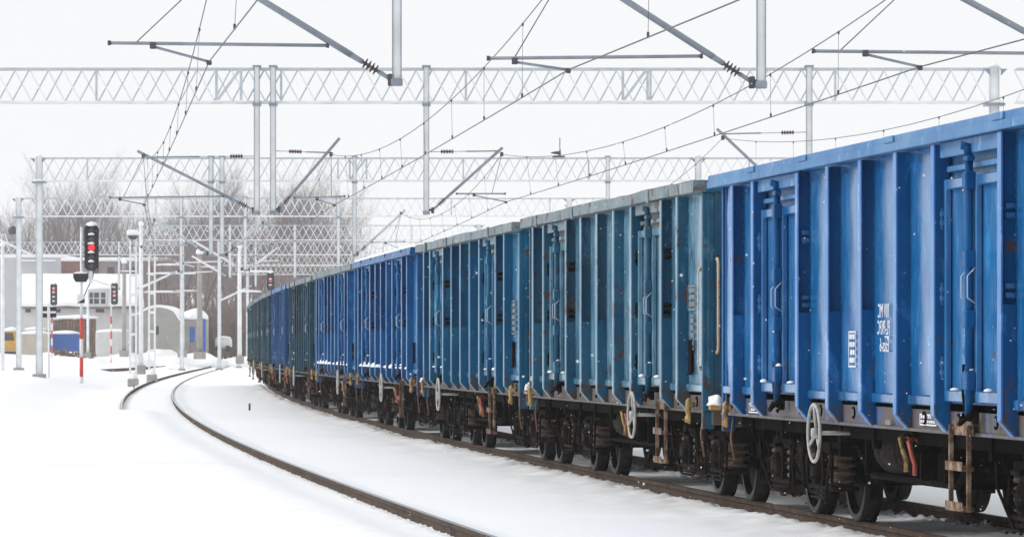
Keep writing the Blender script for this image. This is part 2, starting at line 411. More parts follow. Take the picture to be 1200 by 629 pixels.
def rib_mesh(recess):
    mb = MB(); FL = MB(); D = TIP - WALL                   # negative: outwards
    zt, zk, zb = 3.11, 1.05, .935
    # outer flange following the tapered foot
    fl = [(D, zt), (D, zk), (-.012, zb), (.0, zb-.004), (D+.014, zk-.006), (D+.014, zt)]
    w0, w1 = -.055, .05
    for (a, b) in zip([(D-.0, zt), (D, zk)], [(D, zk), (-.014, zb)]):
        FL.bar((a[0], (w0+w1)/2, a[1]), (b[0], (w0+w1)/2, b[1]), .012, .105, up=(0,1,0))
    web = [(0.01, zt), (D+.004, zt), (D+.004, zk), (-.016, zb+.004), (0.01, zb+.004)]
    mb.prism(web, 'y', .018, .030)              # back web
    if recess:
        cov = [(0.01, 1.88), (D+.006, 1.88), (D+.006, zk), (-.014, zb+.004), (0.01, zb+.004)]
        mb.prism(cov, 'y', -.052, -.040)        # cover plate closes the lower half
        mb.box(D+.008, 0.0, -.039, .017, 1.862, 1.874)
    else:
        mb.prism(web, 'y', -.052, -.040)
    # rivet line / weld pads at the root
    for k in range(24):
        z = 1.25 + k*.077
        mb.box(-.012, .004, -.066, -.054, z, z+.03)
    return mb.mesh('rib'), FL.mesh('rib_flange')
ME['rib0'], ME['flange'] = rib_mesh(0); ME['rib1'], _f = rib_mesh(1)

# upper chord
mb = MB()
mb.bbox(TIP-.03, WALL+.10, -HALF-.02, HALF+.02, 3.125, 3.245, .008)
mb.bbox(TIP-.042, TIP-.028, -HALF-.02, HALF+.02, 3.118, 3.186, .005)
for y, dz in ((2.1, .004), (-1.2, .003), (4.4, .005), (-4.6, .004)): mb.bbox(TIP-.046, TIP-.027, y-.16, y+.16, 3.19, 3.243, .006)
ME['chord'] = mb.mesh('top_chord')
def wavy_chord(seed):
    mb = MB(); n = 60; sec = [(TIP-.03, 3.125), (TIP-.03, 3.245), (WALL+.10, 3.245), (WALL+.10, 3.125)]; vs = []
    for i in range(n+1):
        y = -HALF-.02 + (LEN+.04)*i/n
        w = .022*noise.noise(Vector((y*.35, seed, 0))) + .010*noise.noise(Vector((y*1.3, seed, 4))); x = .03*noise.noise(Vector((y*.45, seed, 8))) + .008*noise.noise(Vector((y*2.2, seed, 2)))
        vs += [(px_ + x, y, z + w*(1 if z > 3.2 else .3)) for px_, z in sec]
    mb.add(vs, [(i*4+k, i*4+(k+1)%4, (i+1)*4+(k+1)%4, (i+1)*4+k) for i in range(n) for k in range(4)] + [(0,1,2,3), (n*4+3, n*4+2, n*4+1, n*4)])
    for y in (-3.9, 1.7, 4.9): mb.bbox(TIP-.05, TIP-.02, y-.05, y+.05, 3.10, 3.25, .006)
    return mb.mesh('top_chord')
for i in range(3): ME['chord_w%d' % i] = wavy_chord(i*4.7+1)
# side sill
mb = MB()
mb.box(WALL+.012, WALL+.05, -HALF, HALF, .935, 1.092); mb.bbox(WALL-.02, WALL+.05, -HALF, HALF, .918, .945, .006)
ME['sill'] = mb.mesh('side_sill')
ME['ring'] = MB().tube([(0, .045*math.cos(a), .045*math.sin(a)) for a in [2*math.pi*k/14 for k in range(2, 13)]], .009, 6).mesh('lashing_ring')
# doors: header, two leaves, locking bar
for k, (a, b) in enumerate(DOORS):
    y1, y0 = yl(a)-.06, yl(b)+.06; ym = (y0+y1)/2
    mb = MB(); mb.bbox(WALL-.075, WALL-.05, y0, y1, 3.005, 3.122, .006); mb.box(WALL+.031, WALL+.06, y0-.25, y1+.25, 1.15, 3.12)
    mb.bbox(WALL-.02, WALL+.01, y0, y1, 2.90, 2.945, .006)
    ME['header%d' % k] = mb.mesh('door_header')
    for s, (p, q) in enumerate(((y0+.03, ym-.02), (ym+.02, y1-.03))):
        mb = MB(); nz_ = 20; ny_ = 6; vs = []
        for j in range(nz_+1):
            z = 1.24 + (2.80-1.24)*j/nz_
            for i in range(ny_+1):
                y = p + (q-p)*i/ny_; e = min(1, min(i, ny_-i)/2)*min(1, min(j, nz_-j)/2)
                vs.append((WALL + .004 + .014*e*noise.noise(Vector((y*2.2, z*1.4, 30+k*5+s))), y, z))
        mb.add(vs, [(j*(ny_+1)+i, j*(ny_+1)+i+1, (j+1)*(ny_+1)+i+1, (j+1)*(ny_+1)+i) for j in range(nz_) for i in range(ny_)], True)
        ME['leaf%d%d' % (k, s)] = mb.mesh('door_leaf')
        fr = MB()
        fr.bbox(WALL-.05, WALL-.002, p, p+.055, 1.20, 2.845, .007); fr.bbox(WALL-.05, WALL-.002, q-.055, q, 1.20, 2.845, .007)
        fr.bbox(WALL-.048, WALL-.003, p+.056, q-.056, 2.765, 2.843, .007); fr.bbox(WALL-.06, WALL-.003, p+.056, q-.056, 1.165, 1.255, .009)
        ME['leaffr%d%d' % (k, s)] = fr.mesh('leaf_frame')
    mb = MB()
    mb.tube([(WALL-.085, ym, 1.07), (WALL-.085, ym, 3.0)], .031, 12)
    for z in (2.74, 2.16, 1.72): mb.bbox(WALL-.125, WALL-.045, ym-.06, ym+.06, z, z+.13, .012)
    mb.bbox(WALL-.12, WALL-.05, ym-.075, ym+.075, 1.26, 1.40, .012)
    mb.tube([(WALL-.085, ym, 3.0), (WALL-.10, ym, 3.055), (WALL-.125, ym+.01, 3.07), (WALL-.13, ym+.015, 3.03)], [.036,.034,.03,.018], 8)
    mb.bbox(WALL-.12, WALL-.06, ym-.09, ym+.05, 2.945, 2.985, .008)
    mb.prism([(ym-.02, 1.66), (ym+.26, 1.55), (ym+.16, 1.50), (ym+.05, 1.44), (ym+.02, 1.44)], 'x', WALL-.075, WALL-.055)   # latch cam
    ME['lockbar%d' % k] = mb.mesh('locking_bar')
    ME['handle%d' % k] = MB().tube([(WALL-.06, ym, 2.16), (WALL-.12, ym-.01, 2.10), (WALL-.12, ym-.01, 1.94), (WALL-.06, ym, 1.90)], .005, 6).mesh('door_handle')
    mb = MB()
    mb.tube([(WALL-.08, ym-.10, 1.10), (WALL-.14, ym-.02, 1.03), (WALL-.13, ym+.10, 1.01), (WALL-.08, ym+.16, 1.08)], .02, 8)
    mb.bbox(WALL-.08, WALL-.03, ym-.10, ym-.04, 1.01, 1.12, .012); mb.bbox(WALL-.085, WALL-.03, ym+.05, ym+.10, 1.03, 1.09, .012)
    mb.tube([(WALL-.07, ym+.22, 1.45), (WALL-.08, ym+.20, 1.32), (WALL-.07, ym+.24, 1.22), (WALL-.07, ym+.18, 1.10)], .010, 6)
    ME['latch%d' % k] = mb.mesh('door_latch')
mb = MB(); mb.bbox(-.075, .0, -.055, .055, -.055, -.012, .006); mb.bbox(-.075, .0, -.055, .055, .012, .055, .006); mb.tube([(-.05, 0, -.085), (-.05, 0, .085)], .02, 8)
ME['hinge'] = mb.mesh('hinge')
# corner posts and end walls
mb = MB()
mb.bbox(WALL-.03, WALL+.09, -.075, .0, .76, 3.12, .008); mb.bbox(WALL-.012, WALL-.002, -.16, -.076, .95, 3.12, .003)
ME['corner'] = mb.mesh('corner_post')
def end_mesh():
    mb = MB(); W = -WALL
    mb.box(-W+.09, W-.09, -.012, 0, .95, 3.13)
    mb.bbox(-W, W, -.03, .07, 3.125, 3.24, .008)
    for z in (1.72, 2.35): mb.prism([(.0, z-.06), (.085, z-.045), (.085, z+.045), (.0, z+.06)], 'x', -W+.1, W-.1)
    for x in (-.95, 0, .95): mb.bbox(x-.05, x+.05, .001, .1, .95, 3.12, .008)
    return mb.mesh('end_wall')
ME['end'] = end_mesh()
mb = MB(); mb.bbox(-1.42, 1.42, -.06, .055, .80, 1.10, .01); mb.bbox(-1.2, -.6, .05, .065, .86, 1.2, .006); mb.bbox(.6, 1.2, .05, .065, .86, 1.2, .006)
ME['headstock'] = mb.mesh('headstock')
mb = MB(); mb.lathe([(0, .0), (0, .10), (.28, .10), (.28, .075), (.40, .075), (.40, .19), (.415, .205), (.43, .20), (.44, .0)], 'y', n=20)
ME['buffer'] = mb.mesh('buffer')
mb = MB(); mb.tube([(0, 0, 1.0), (0, .2, 1.0), (0, .3, .96), (0, .40, .98)], [.05, .05, .045, .03], 8); mb.tube([(-.05, .22, 1.0), (-.05, .46, .9), (.05, .46, .9), (.05, .22, 1.0)], .022, 8)
ME['coupler'] = mb.mesh('screw_coupler')
mb = MB(); mb.tube([(0,0,.14), (-.07,0,.14), (-.10,0,.10), (-.10,0,-.46), (-.07,0,-.50), (0,0,-.50)], .014, 8)
ME['handrail'] = mb.mesh('handrail')
# yellow hook below each corner
mb = MB(); mb.tube([(-.02,0,.20), (-.035,0,.17), (-.04,-.004,.06), (-.03,-.01,.0), (-.035,.0,-.05), (-.05,.02,-.04), (-.055,.03,.01)], [.018,.034,.036,.028,.034,.03,.018], 9); mb.bbox(-.02, .05, -.03, .03, .10, .16, .01)
ME['hook'] = mb.mesh('towing_hook')
mb = MB(); mb.bbox(-.16, .02, -.17, .17, -.06, .0, .006); mb.bar((.01, -.12, -.02), (.10, -.12, .12), .03, .03); mb.bar((.01, .12, -.02), (.10, .12, .12), .03, .03)
ME['step'] = mb.mesh('shunter_step')
ME['stepsnow'] = MB().blob((-.07, 0, 0), .11, .20, .06, 3, .6, 14, 8).mesh('snow_cap')
# handbrake wheel (faces outwards) and its bracket
mb = MB(); ring = [(0, .245*math.cos(2*math.pi*k/30), .245*math.sin(2*math.pi*k/30)) for k in range(31)]
mb.tube(ring, .015, 8, caps=False)
for a in (90, 210, 330): mb.tube([(.02, 0, 0), (0, .24*math.cos(R(a)), .24*math.sin(R(a)))], .014, 7)
mb.lathe([(-.02, 0), (-.02, .045), (.04, .045), (.04, .0)], 'x', n=14); mb.tube([(.03, 0, 0), (.4, 0, 0)], .018, 8)
ME['handwheel'] = mb.mesh('handbrake_wheel')
# ladder step
mb = MB()
for y in (-.27, .27): mb.bbox(-.018, .018, y-.012, y+.012, .36, 1.0, .004)
for z in (.36, .66): mb.bbox(-.045, .045, -.257, .257, z, z+.035, .006); mb.bbox(-.05, -.042, -.257, .257, z, z+.07, .003)
mb.bbox(.02, .034, -.30, .30, .92, 1.03, .004)
ME['ladder'] = mb.mesh('foot_ladder')
# underframe
mb = MB()
for x in (-.42, .30): mb.box(x, x+.12, -HALF+.1, HALF-.1, .62, .93)
for x in (-1.30, 1.2): mb.box(x, x+.10, -HALF+.1, HALF-.1, .80, .93)
mb.box(-1.40, 1.40, -HALF+.05, HALF-.05, .93, .965)
for y in (-5.9, -4.5, -3.2, -2.0, -.7, .7, 2.0, 3.2, 4.5, 5.9): mb.box(-1.32, 1.32, y-.05, y+.05, .73, .925)
for x in (-.95, -.7): 
    mb.tube([(x, -3.0, .62), (x, 3.0, .60)], .022, 6); mb.tube([(x, -5.6, .86), (x, 5.6, .86)], .018, 6)
mb.tube([(-.2, -3.3, .55), (-.2, 3.3, .55)], .04, 8)
mb.tube([(-1.12, -2.2, .9), (-1.12, -1.4, .48), (-1.12, 1.6, .48), (-1.12, 2.6, .9)], .03, 6)
for y in (-1.3, -.5, 1.5): mb.box(-1.2, -.6, y-.02, y+.02, .50, .9)
mb.tube([(-1.15, .4, .72), (-.5, .4, .72)], .13, 14)
mb.box(-1.1, -.5, -1.25, -.65, .45, .78)
ME['frame'] = mb.mesh('underframe')
mb = MB(); mb.lathe([(-.55, 0), (-.52, .15), (-.45, .205), (.45, .205), (.52, .15), (.55, 0)], 'y', n=24)
for y in (-.3, .3): mb.lathe([(y-.02, .213), (y+.02, .213)], 'y', n=24)
ME['tank'] = mb.mesh('air_tank')
mb = MB(); mb.tube([(0, 0, .1), (-.06, -.03, .13), (-.12, -.10, .10), (-.11, -.16, .0), (-.08, -.14, -.08), (-.09, -.17, -.16)], .02, 8)
ME['cock'] = mb.mesh('brake_cock')
mb = MB(); mb.tube([(0, .0, .0), (-.05, .02, -.14), (-.02, .06, -.30), (.02, .12, -.40), (.0, .3, -.36), (.02, .42, -.2)], .011, 6)
ME['hose'] = mb.mesh('brake_hose')
mb = MB(); mb.tube([(0, 0, 0), (-.03, -.02, -.2), (-.01, -.10, -.42)], .010, 7)
ME['pullrod'] = mb.mesh('release_rod')
mb = MB(); mb.bbox(-.006, .006, -.11, .11, -.17, .17, .003); mb.bbox(-.02, -.004, -.12, .12, -.185, -.165, .003); mb.bbox(-.02, -.004, -.12, -.10, -.164, .17, .003)
ME['card'] = mb.mesh('label_holder')
# bogie (local origin at its pivot on the rail head plane; wheels at y = +-.9)
mb = MB()
mb.lathe([(-.068, .455), (.055, .462), (.068, .49), (.085, .485), (.085, .40), (.03, .365), (.02, .20), (.06, .11), (.06, .0)], 'x', n=40, smooth=False)
mb.lathe([(-.11, 0), (-.11, .10), (-.06, .125), (-.03, .20), (-.012, .36), (-.05, .392), (-.068, .398)], 'x', n=40, smooth=False)
ME['wheel'] = mb.mesh('wheel')
mb = MB(); mb.lathe([(-.069, .398), (-.070, .404), (-.070, .448), (-.066, .4585), (.055, .4655)], 'x', n=40, smooth=False)
ME['tread'] = mb.mesh('wheel_tread')
mb = MB(); mb.lathe([(-1.12, 0), (-1.12, .065), (-.8, .065), (-.66, .085), (.66, .085), (.8, .065), (1.12, .065), (1.12, 0)], 'x', n=14)
ME['axle'] = mb.mesh('axle')
def sideframe():
    mb = MB(); x0, x1 = -1.09, -.93
    # fish-bellied side beam
    poly = [(-1.50, .60), (-1.50, .74), (-1.38, .78), (-.45, .78), (-.30, .70), (.30, .70), (.45, .78), (1.38, .78), (1.50, .74), (1.50, .60), (1.30, .62), (.55, .60), (.34, .42), (.12, .36), (-.12, .36), (-.34, .42), (-.55, .60), (-1.30, .62)]
    mb.prism(poly, 'x', x0, x1)
    edge = [(-.55, .60), (-.34, .42), (-.12, .36), (.12, .36), (.34, .42), (.55, .60)]
    mb.tube([(x0-.01, a, b) for a, b in edge], .022, 6)
    for s in (-1, 1):
        for t in (-.36, .36):
            y = s*.9 + t
            mb.bbox(x0-.06, x1+.02, y-.15, y+.15, .625, .665, .008)
        mb.tube([(x0-.05, s*.9-.5, .66), (x0-.06, s*.9-.52, .36), (x0-.05, s*.9-.42, .26), (x0-.05, s*.9+.42, .26), (x0-.06, s*.9+.52, .36), (x0-.05, s*.9+.5, .66)], .016, 6)
    mb.bbox(x0-.04, x1, -.16, .16, .60, .69, .008)
    mb.tube([(x0-.03, -1.3, .80), (x0-.06, -1.0, .86), (x0-.06, -.5, .86), (x0-.03, -.3, .80)], .014, 6)
    mb.tube([(x0-.03, 1.3, .80), (x0-.06, 1.0, .86), (x0-.06, .5, .86), (x0-.03, .3, .80)], .014, 6)
    for y in (-.22, .22): mb.tube([(x0-.05, y, .80), (x0-.07, y, .5), (x0-.05, y*1.1, .28)], .02, 6)
    return mb.mesh('side_frame')
ME['sideframe'] = sideframe()
mb = MB(); mb.bbox(-.95, .95, -.18, .18, .48, .78, .02); mb.bbox(-.95, .95, -1.52, -1.42, .62, .74, .01); mb.bbox(-.95, .95, 1.42, 1.52, .62, .74, .01)
for y in (-.38, .38): mb.bbox(-.85, .85, y-.05, y+.05, .34, .44, .01)
for y in (-1.42, 1.42): mb.bbox(-.85, .85, y-.04, y+.04, .34, .44, .01)
for y in (-.40, .40):
    for x in (-.75, .75): mb.bbox(x-.05, x+.05, y-.05, y+.05, .25, .62, .01)
ME['bolster'] = mb.mesh('bolster')
mb = MB()
mb.tube([(-1.12, -1.5, .50), (-1.14, -.95, .47), (-1.12, -.2, .52), (-1.12, .3, .50), (-1.14, .95, .47), (-1.12, 1.5, .50)], .012, 6)
mb.tube([(-1.2, -1.62, .88), (-1.2, -1.55, .52), (-1.16, -1.2, .22), (-1.16, -.6, .22)], .013, 6)
mb.tube([(-1.2, 1.62, .88), (-1.2, 1.55, .52), (-1.16, 1.2, .22), (-1.16, .6, .22)], .013, 6)
for y in (-.62, -.1, .45, 1.2): mb.tube([(-1.24, y, .92), (-1.24, y+.05, .74), (-1.2, y-.04, .60)], .011, 5)
ME['rigging'] = mb.mesh('brake_rigging')
mb = MB(); mb.prism([(.0, .20), (.05, .24), (.07, .46), (.05, .66), (.0, .70), (-.05, .46)], 'x', -.06, .06)
ME['block'] = mb.mesh('brake_block')
mb = MB(); mb.prism([(-.16, .33), (-.20, .40), (-.20, .56), (-.13, .63), (.13, .63), (.20, .56), (.20, .40), (.16, .33)], 'x', -1.16, -.91)
mb.lathe([(-1.22, 0), (-1.22, .09), (-1.20, .125), (-1.15, .13)], 'x', (0, 0, .46), 18)
for a in range(4): mb.lathe([(-1.235, 0), (-1.235, .016), (-1.19, .016)], 'x', (0, .085*math.cos(R(45+90*a)), .46+.085*math.sin(R(45+90*a))), 6)
mb.bbox(-1.15, -.90, -.52, .52, .285, .335, .012)
ME['axlebox'] = mb.mesh('axle_box')
mb = MB()
for k in range(4):
    z = .375 + k*.072
    mb.lathe([(.024*math.sin(2*math.pi*j/8), .108+.024*math.cos(2*math.pi*j/8)) for j in range(8)], 'z', (0, 0, z), 18, closed=True)
mb.lathe([(.34, .09), (.62, .09)], 'z', n=12)
ME['spring'] = mb.mesh('coil_spring')
ME['roofsnow'] = None
def snow_strip(seed, y0, y1, x0, x1, z, h):
    mb = MB(); n = 60; vs = []; cs = 6
    for i in range(n+1):
        y = y0 + (y1-y0)*i/n; hh = h*(.55+.6*abs(noise.noise(Vector((y*.5, seed, 0))))+.15*noise.noise(Vector((y*2.5, seed, 3)))); 
        e = min(1, min(i, n-i)/2); hh *= e
        w = .02*noise.noise(Vector((y*2, seed, 9)))
        for k in range(cs+1):
            t = k/cs; vs.append((x0+w+(x1-x0)*t, y, z + hh*math.sin(math.pi*t)**.6 if 0 < t < 1 else z))
    mb.add(vs, [(i*(cs+1)+k, i*(cs+1)+k+1, (i+1)*(cs+1)+k+1, (i+1)*(cs+1)+k) for i in range(n) for k in range(cs)], True)
    return mb.mesh('roof_snow')
ME['chordsnow'] = snow_strip(4, -HALF, HALF, TIP-.02, WALL+.11, 3.243, .10)
ME['chorddust'] = snow_strip(8, -HALF, HALF, TIP-.01, WALL+.09, 3.243, .025)
# heap of snow lying in the wagon
def load_mesh(seed, top):
    mb = MB(); nx, ny = 10, 34; vs = []
    for j in range(ny+1):
        y = -HALF+.1 + (LEN-.2)*j/ny
        for i in range(nx+1):
            x = -1.4 + 2.8*i/nx; e = min(1, min(i, nx-i)/2.5)*min(1, min(j, ny-j)/3)
            vs.append((x, y, top - .25 + .25*e + .10*noise.noise(Vector((x*.8, y*.5, seed)))))
    mb.add(vs, [(j*(nx+1)+i, j*(nx+1)+i+1, (j+1)*(nx+1)+i+1, (j+1)*(nx+1)+i) for j in range(ny) for i in range(nx)], True)
    return mb.mesh('snow_load')
ME['load_low'] = load_mesh(2, 2.5); ME['load_high'] = load_mesh(6, 3.30)
ME['ledgesnow'] = MB().blob((0, 0, 0), .07, .30, .06, 4, .3).mesh('ledge_snow'); ME['dab'] = MB().blob((0, 0, 0), .035, .07, .03, 6, .3).mesh('snow_dab')
LEDGE = [-1.9, -.87, .16, 1.19, 2.22, 3.3, 4.2, 5.1, -5.2, -4.25, -3.3]
DABS = [(3.6, 1.258), (2.4, 1.258), (10.6, 1.258), (9.6, 1.258), (10.05, 1.405), (3.05, 1.405)]
mb = MB(); mb.box(1.43, 1.47, -HALF, HALF, .95, 3.12); mb.bbox(1.42, 1.60, -HALF, HALF, 3.12, 3.24, .008)
for u, _ in RIBS: mb.bbox(1.47, 1.59, yl(u)-.05, yl(u)+.05, .95, 3.118, .008)
ME['farwall'] = mb.mesh('far_side_wall')

def text_mesh(body, size, name='lettering'):
    cu = bpy.data.curves.new(name, 'FONT'); cu.body = body; cu.size = size; cu.fill_mode = 'FRONT' if hasattr(cu, 'fill_mode') else 'BOTH'
    cu.extrude = .001; cu.resolution_u = 2
    ob = bpy.data.objects.new('tmp', cu); col.objects.link(ob); bpy.context.view_layer.update()
    me = bpy.data.meshes.new_from_object(ob.evaluated_get(bpy.context.evaluated_depsgraph_get()))
    me.name = name; bpy.data.objects.remove(ob); bpy.data.curves.remove(cu)
    me.materials.clear(); me.materials.append(None)
    return me

def wagon(name, d_mid, label, paint_m, chord_m, sill_m, end_m, hb_u=None, lad_u=10.4, snow='dust', ledge=False, side_rail=False, rods=True, lettering=None, door_m=None, z_off=0, chord='chord', edge_m=None):
    """d_mid: path length station of the wagon centre, measured along the track from the first coupling"""
    (xa, ya), (xb, yb) = station(d_mid-4.5), station(d_mid+4.5)
    c = ((xa+xb)/2, (ya+yb)/2); s = math.atan2(xb-xa, yb-ya)
    # shift from the left rail to the track centre
    root = empty('freight_wagon', (c[0] + .75*math.cos(s), c[1] - .75*math.sin(s), z_off), -s)
    tag(root, label, 'freight wagon', 'open freight wagons coupled in the train')
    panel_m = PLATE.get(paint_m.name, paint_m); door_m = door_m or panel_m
    P = lambda n, m, mt, par=root, **k: put(n, ME[m], par, mt, **k)
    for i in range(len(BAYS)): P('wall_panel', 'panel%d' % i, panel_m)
    for u, rc in RIBS:
        rb = P('rib', 'rib%d' % rc, paint_m, loc=(WALL, yl(u), 0)); P('rib_flange', 'flange', edge_m or paint_m, par=rb)
    ch = P('top_chord', chord, chord_m)
    if snow == 'deep': P('roof_snow', 'chordsnow', M['snow'], par=ch)
    elif snow == 'dust': P('roof_snow', 'chorddust', M['snow'], par=ch)
    P('side_sill', 'sill', sill_m)
    for k, (a, b) in enumerate(DOORS):
        ym = yl((a+b)/2)
        P('door_header', 'header%d' % k, chord_m)
        for q in (0, 1):
            lf = P('door_leaf', 'leaf%d%d' % (k, q), door_m); P('leaf_frame', 'leaffr%d%d' % (k, q), door_m, par=lf)
            yy = yl(b)+.06 if q == 0 else yl(a)-.06
            for z in (2.55, 1.98, 1.42): P('hinge', 'hinge', M['dark'] if rods else door_m, par=lf, loc=(WALL, yy+(-.02 if q == 0 else .02), z))
        lb = P('locking_bar', 'lockbar%d' % k, paint_m)
        P('door_handle', 'handle%d' % k, M['galvm'], par=lb, loc=(0, -.085, 0)); P('door_handle', 'handle%d' % k, M['galvm'], par=lb, loc=(0, .10, 0)); P('door_latch', 'latch%d' % k, M['dark'], par=lb)
    for u in (.55, 1.75, 2.75, 3.75, 4.6, 5.9, 8.4, 9.5, 10.6, 11.6, 12.7): P('lashing_ring', 'ring', M['dark'], loc=(WALL-.018, yl(u), 1.03), rot=(R(random.uniform(-30, 30)), 0, 0))
    P('far_side_wall', 'farwall', paint_m)
    for sg in (1, -1):
        rz = 0 if sg > 0 else math.pi
        ew = P('end_wall', 'end', end_m, loc=(0, HALF-.13 if sg > 0 else -HALF, 0), rot=(0, 0, rz))
        cp = put('corner_post', ME['corner'], root, paint_m, loc=(0, HALF-.10 if sg > 0 else -HALF, 0), scale=(1, sg, 1))
        P('handrail', 'handrail', M['cream'], par=ew, loc=(-1.37*(1 if sg > 0 else -1), .02, 2.25), rot=(0, 0, R(-90)), scale=(1, 1, 1.45))
        hs = P('headstock', 'headstock', sill_m, loc=(0, sg*HALF, 0), rot=(0, 0, rz))
        for x in (-.875, .875): P('buffer', 'buffer', M['dark'], par=hs, loc=(x, .02, 1.03))
        P('screw_coupler', 'coupler', M['iron'], par=hs)
        P('towing_hook', 'hook', M['yellow'], loc=(WALL-.05, sg*(HALF-.56), .87), scale=(.8, .8, .95))
        st = P('shunter_step', 'step', M['yellow'], loc=(WALL+.12, sg*(HALF+.06), 1.0), scale=(.6, .45, .8))
        P('snow_cap', 'stepsnow', M['snow'], par=st, loc=(0, 0, .002), rot=(0, 0, random.uniform(-.6, .6)), scale=(random.uniform(.75, 1.0), random.uniform(.75, 1.0), random.uniform(1.1, 1.9)))
        P('brake_hose', 'hose', M['dark'], loc=(WALL+.18, sg*(HALF-.7), .92))
        P('release_rod', 'pullrod', M['orange'], loc=(WALL+.04, sg*(HALF-.35), .90))
    if side_rail: P('handrail', 'handrail', M['cream'], loc=(WALL-.005, -HALF+.17, 2.14), scale=(.45, 1, 1.55))
    P('underframe', 'frame', M['dark'])
    P('air_tank', 'tank', M['iron'], loc=(-1.06, yl(6.1), .72))
    P('brake_cock', 'cock', M['red'], loc=(-1.27, yl(7.35), .72)); P('brake_cock', 'cock', M['yellow'], loc=(-1.27, yl(7.05), .74))
    if hb_u: P('handbrake_wheel', 'handwheel', M['whitewheel'], loc=(WALL-.14, yl(hb_u), .84))
    P('foot_ladder', 'ladder', M['rust'], loc=(WALL-.06, yl(lad_u), 0))
    P('label_holder', 'card', M['dark'], loc=(WALL-.03, yl(12.42), 1.48))
    for i, (u, z) in enumerate(DABS): P('snow_dab', 'dab', M['snow'], loc=(WALL-.075, yl(u), z), scale=(1, .6+.5*random.random(), .5+.7*random.random()))
    if ledge:
        for y in LEDGE: P('ledge_snow', 'ledgesnow', M['snow'], loc=(WALL-.06, y, 1.205), scale=(1, random.uniform(.7, 1.1), random.uniform(.7, 1.3)))
    P('snow_load', 'load_high' if snow == 'deep' else 'load_low', M['snow'])
    for y in (-4.5, 4.5):
        bg = P('bogie', 'bolster', M['dark'], loc=(0, y, 0))
        P('side_frame', 'sideframe', M['iron'], par=bg); P('side_frame', 'sideframe', M['iron'], par=bg, rot=(0, 0, math.pi))
        P('brake_rigging', 'rigging', M['iron'], par=bg)
        for yy in (-.9, .9):
            for x in (-.75, .75): P('brake_block', 'block', M['iron'], par=bg, loc=(x, yy-.55, 0))
            P('axle', 'axle', M['dark'], par=bg, loc=(0, yy, .46))
            for x, rz in ((-.75, 0), (.75, math.pi)):
                P('wheel', 'wheel', M['wheel'], par=bg, loc=(x, yy, .46), rot=(0, 0, rz)); P('wheel_tread', 'tread', M['tread'], par=bg, loc=(x, yy, .46), rot=(0, 0, rz))
            for rz in (0, math.pi):
                P('axle_box', 'axlebox', M['iron'], par=bg, loc=(0, yy, 0), rot=(0, 0, rz))
            for q in (-.36, .36): P('coil_spring', 'spring', M['spring'], par=bg, loc=(-1.02, yy+q, 0))
    return root

# station table along the train's left rail, 0 at the middle of the first coupling gap
_tab = []; _s = 0.; _d = 41.1437
def _build():
    fw = [(0., rail_x(_d), _d)]; s = 0; d = _d
    while d < 280:
        nd = d+.25; s += math.hypot(rail_x(nd)-rail_x(d), .25); d = nd; fw.append((s, rail_x(d), d))
    bw = []; s = 0; d = _d
    while d > 8:
        nd = d-.25; s -= math.hypot(rail_x(nd)-rail_x(d), .25); d = nd; bw.append((s, rail_x(d), d))
    return bw[::-1] + fw
_tab = _build()
def station(s):
    import bisect
    k = bisect.bisect([t[0] for t in _tab], s); k = max(1, min(k, len(_tab)-1)); a, b = _tab[k-1], _tab[k]; t = (s-a[0])/(b[0]-a[0])
    return a[1]+(b[1]-a[1])*t, a[2]+(b[2]-a[2])*t

LOW = (.17, .145, .125)
blue = paint('royal blue wagon paint', (.0025, .072, .225), (.006, .110, .30), .16, .32, .34, spec=.06)
blue_pn = paint('scuffed lit royal blue plate', (.003, .108, .305), (.012, .160, .39), .10, .16, .17, scuff=.30, spec=.65)
blue_ch = paint('skylit blue chord paint', (.045, .17, .38), (.12, .27, .46), .15, .2, .42)  # paler than the body: sky light on the chord put into its colour
blue_si = paint('grimy blue sill', (.07, .15, .34), (.16, .23, .36), .35, .4, .5, low=(.115,.095,.082))
teal = paint('weathered grey teal paint', (.010, .086, .165), (.035, .145, .235), .55, .2, .36, spec=.10)
teal_pn = paint('chalky lit grey teal plate', (.038, .150, .245), (.14, .285, .38), .45, .15, .18, scuff=.5, spec=.7)
teal_ch = paint('peeling grey chord paint', (.16, .215, .25), (.24, .29, .31), .75, .3, .55)
teal_si = paint('rusty teal sill', (.06, .10, .12), (.12, .15, .16), .6, .5, .55, low=(.11,.085,.072))
sea = paint('deep sea blue paint', (.004, .092, .205), (.016, .145, .27), .26, .2, .34, spec=.10)
sea_pn = paint('chalky lit sea blue plate', (.010, .130, .270), (.055, .21, .35), .25, .12, .18, scuff=.4, spec=.6)
azure = paint('azure wagon paint', (.003, .082, .245), (.012, .135, .32), .15, .2, .34, spec=.12)
azure_pn = paint('chalky lit azure plate', (.005, .098, .30), (.018, .155, .38), .12, .14, .18, scuff=.25, spec=.6)
azure_si = paint('grimy azure sill', (.03, .08, .18), (.08, .12, .2), .4, .5, .5, low=(.06,.05,.045))
grn = paint('dark green grey paint', (.010, .060, .088), (.04, .115, .15), .3, .4, .42)
navy = paint('mid blue wagon paint', (.006, .070, .20), (.025, .13, .28), .2, .35, .42)
pet = paint('petrol wagon paint', (.008, .060, .105), (.035, .11, .165), .3, .4, .42)

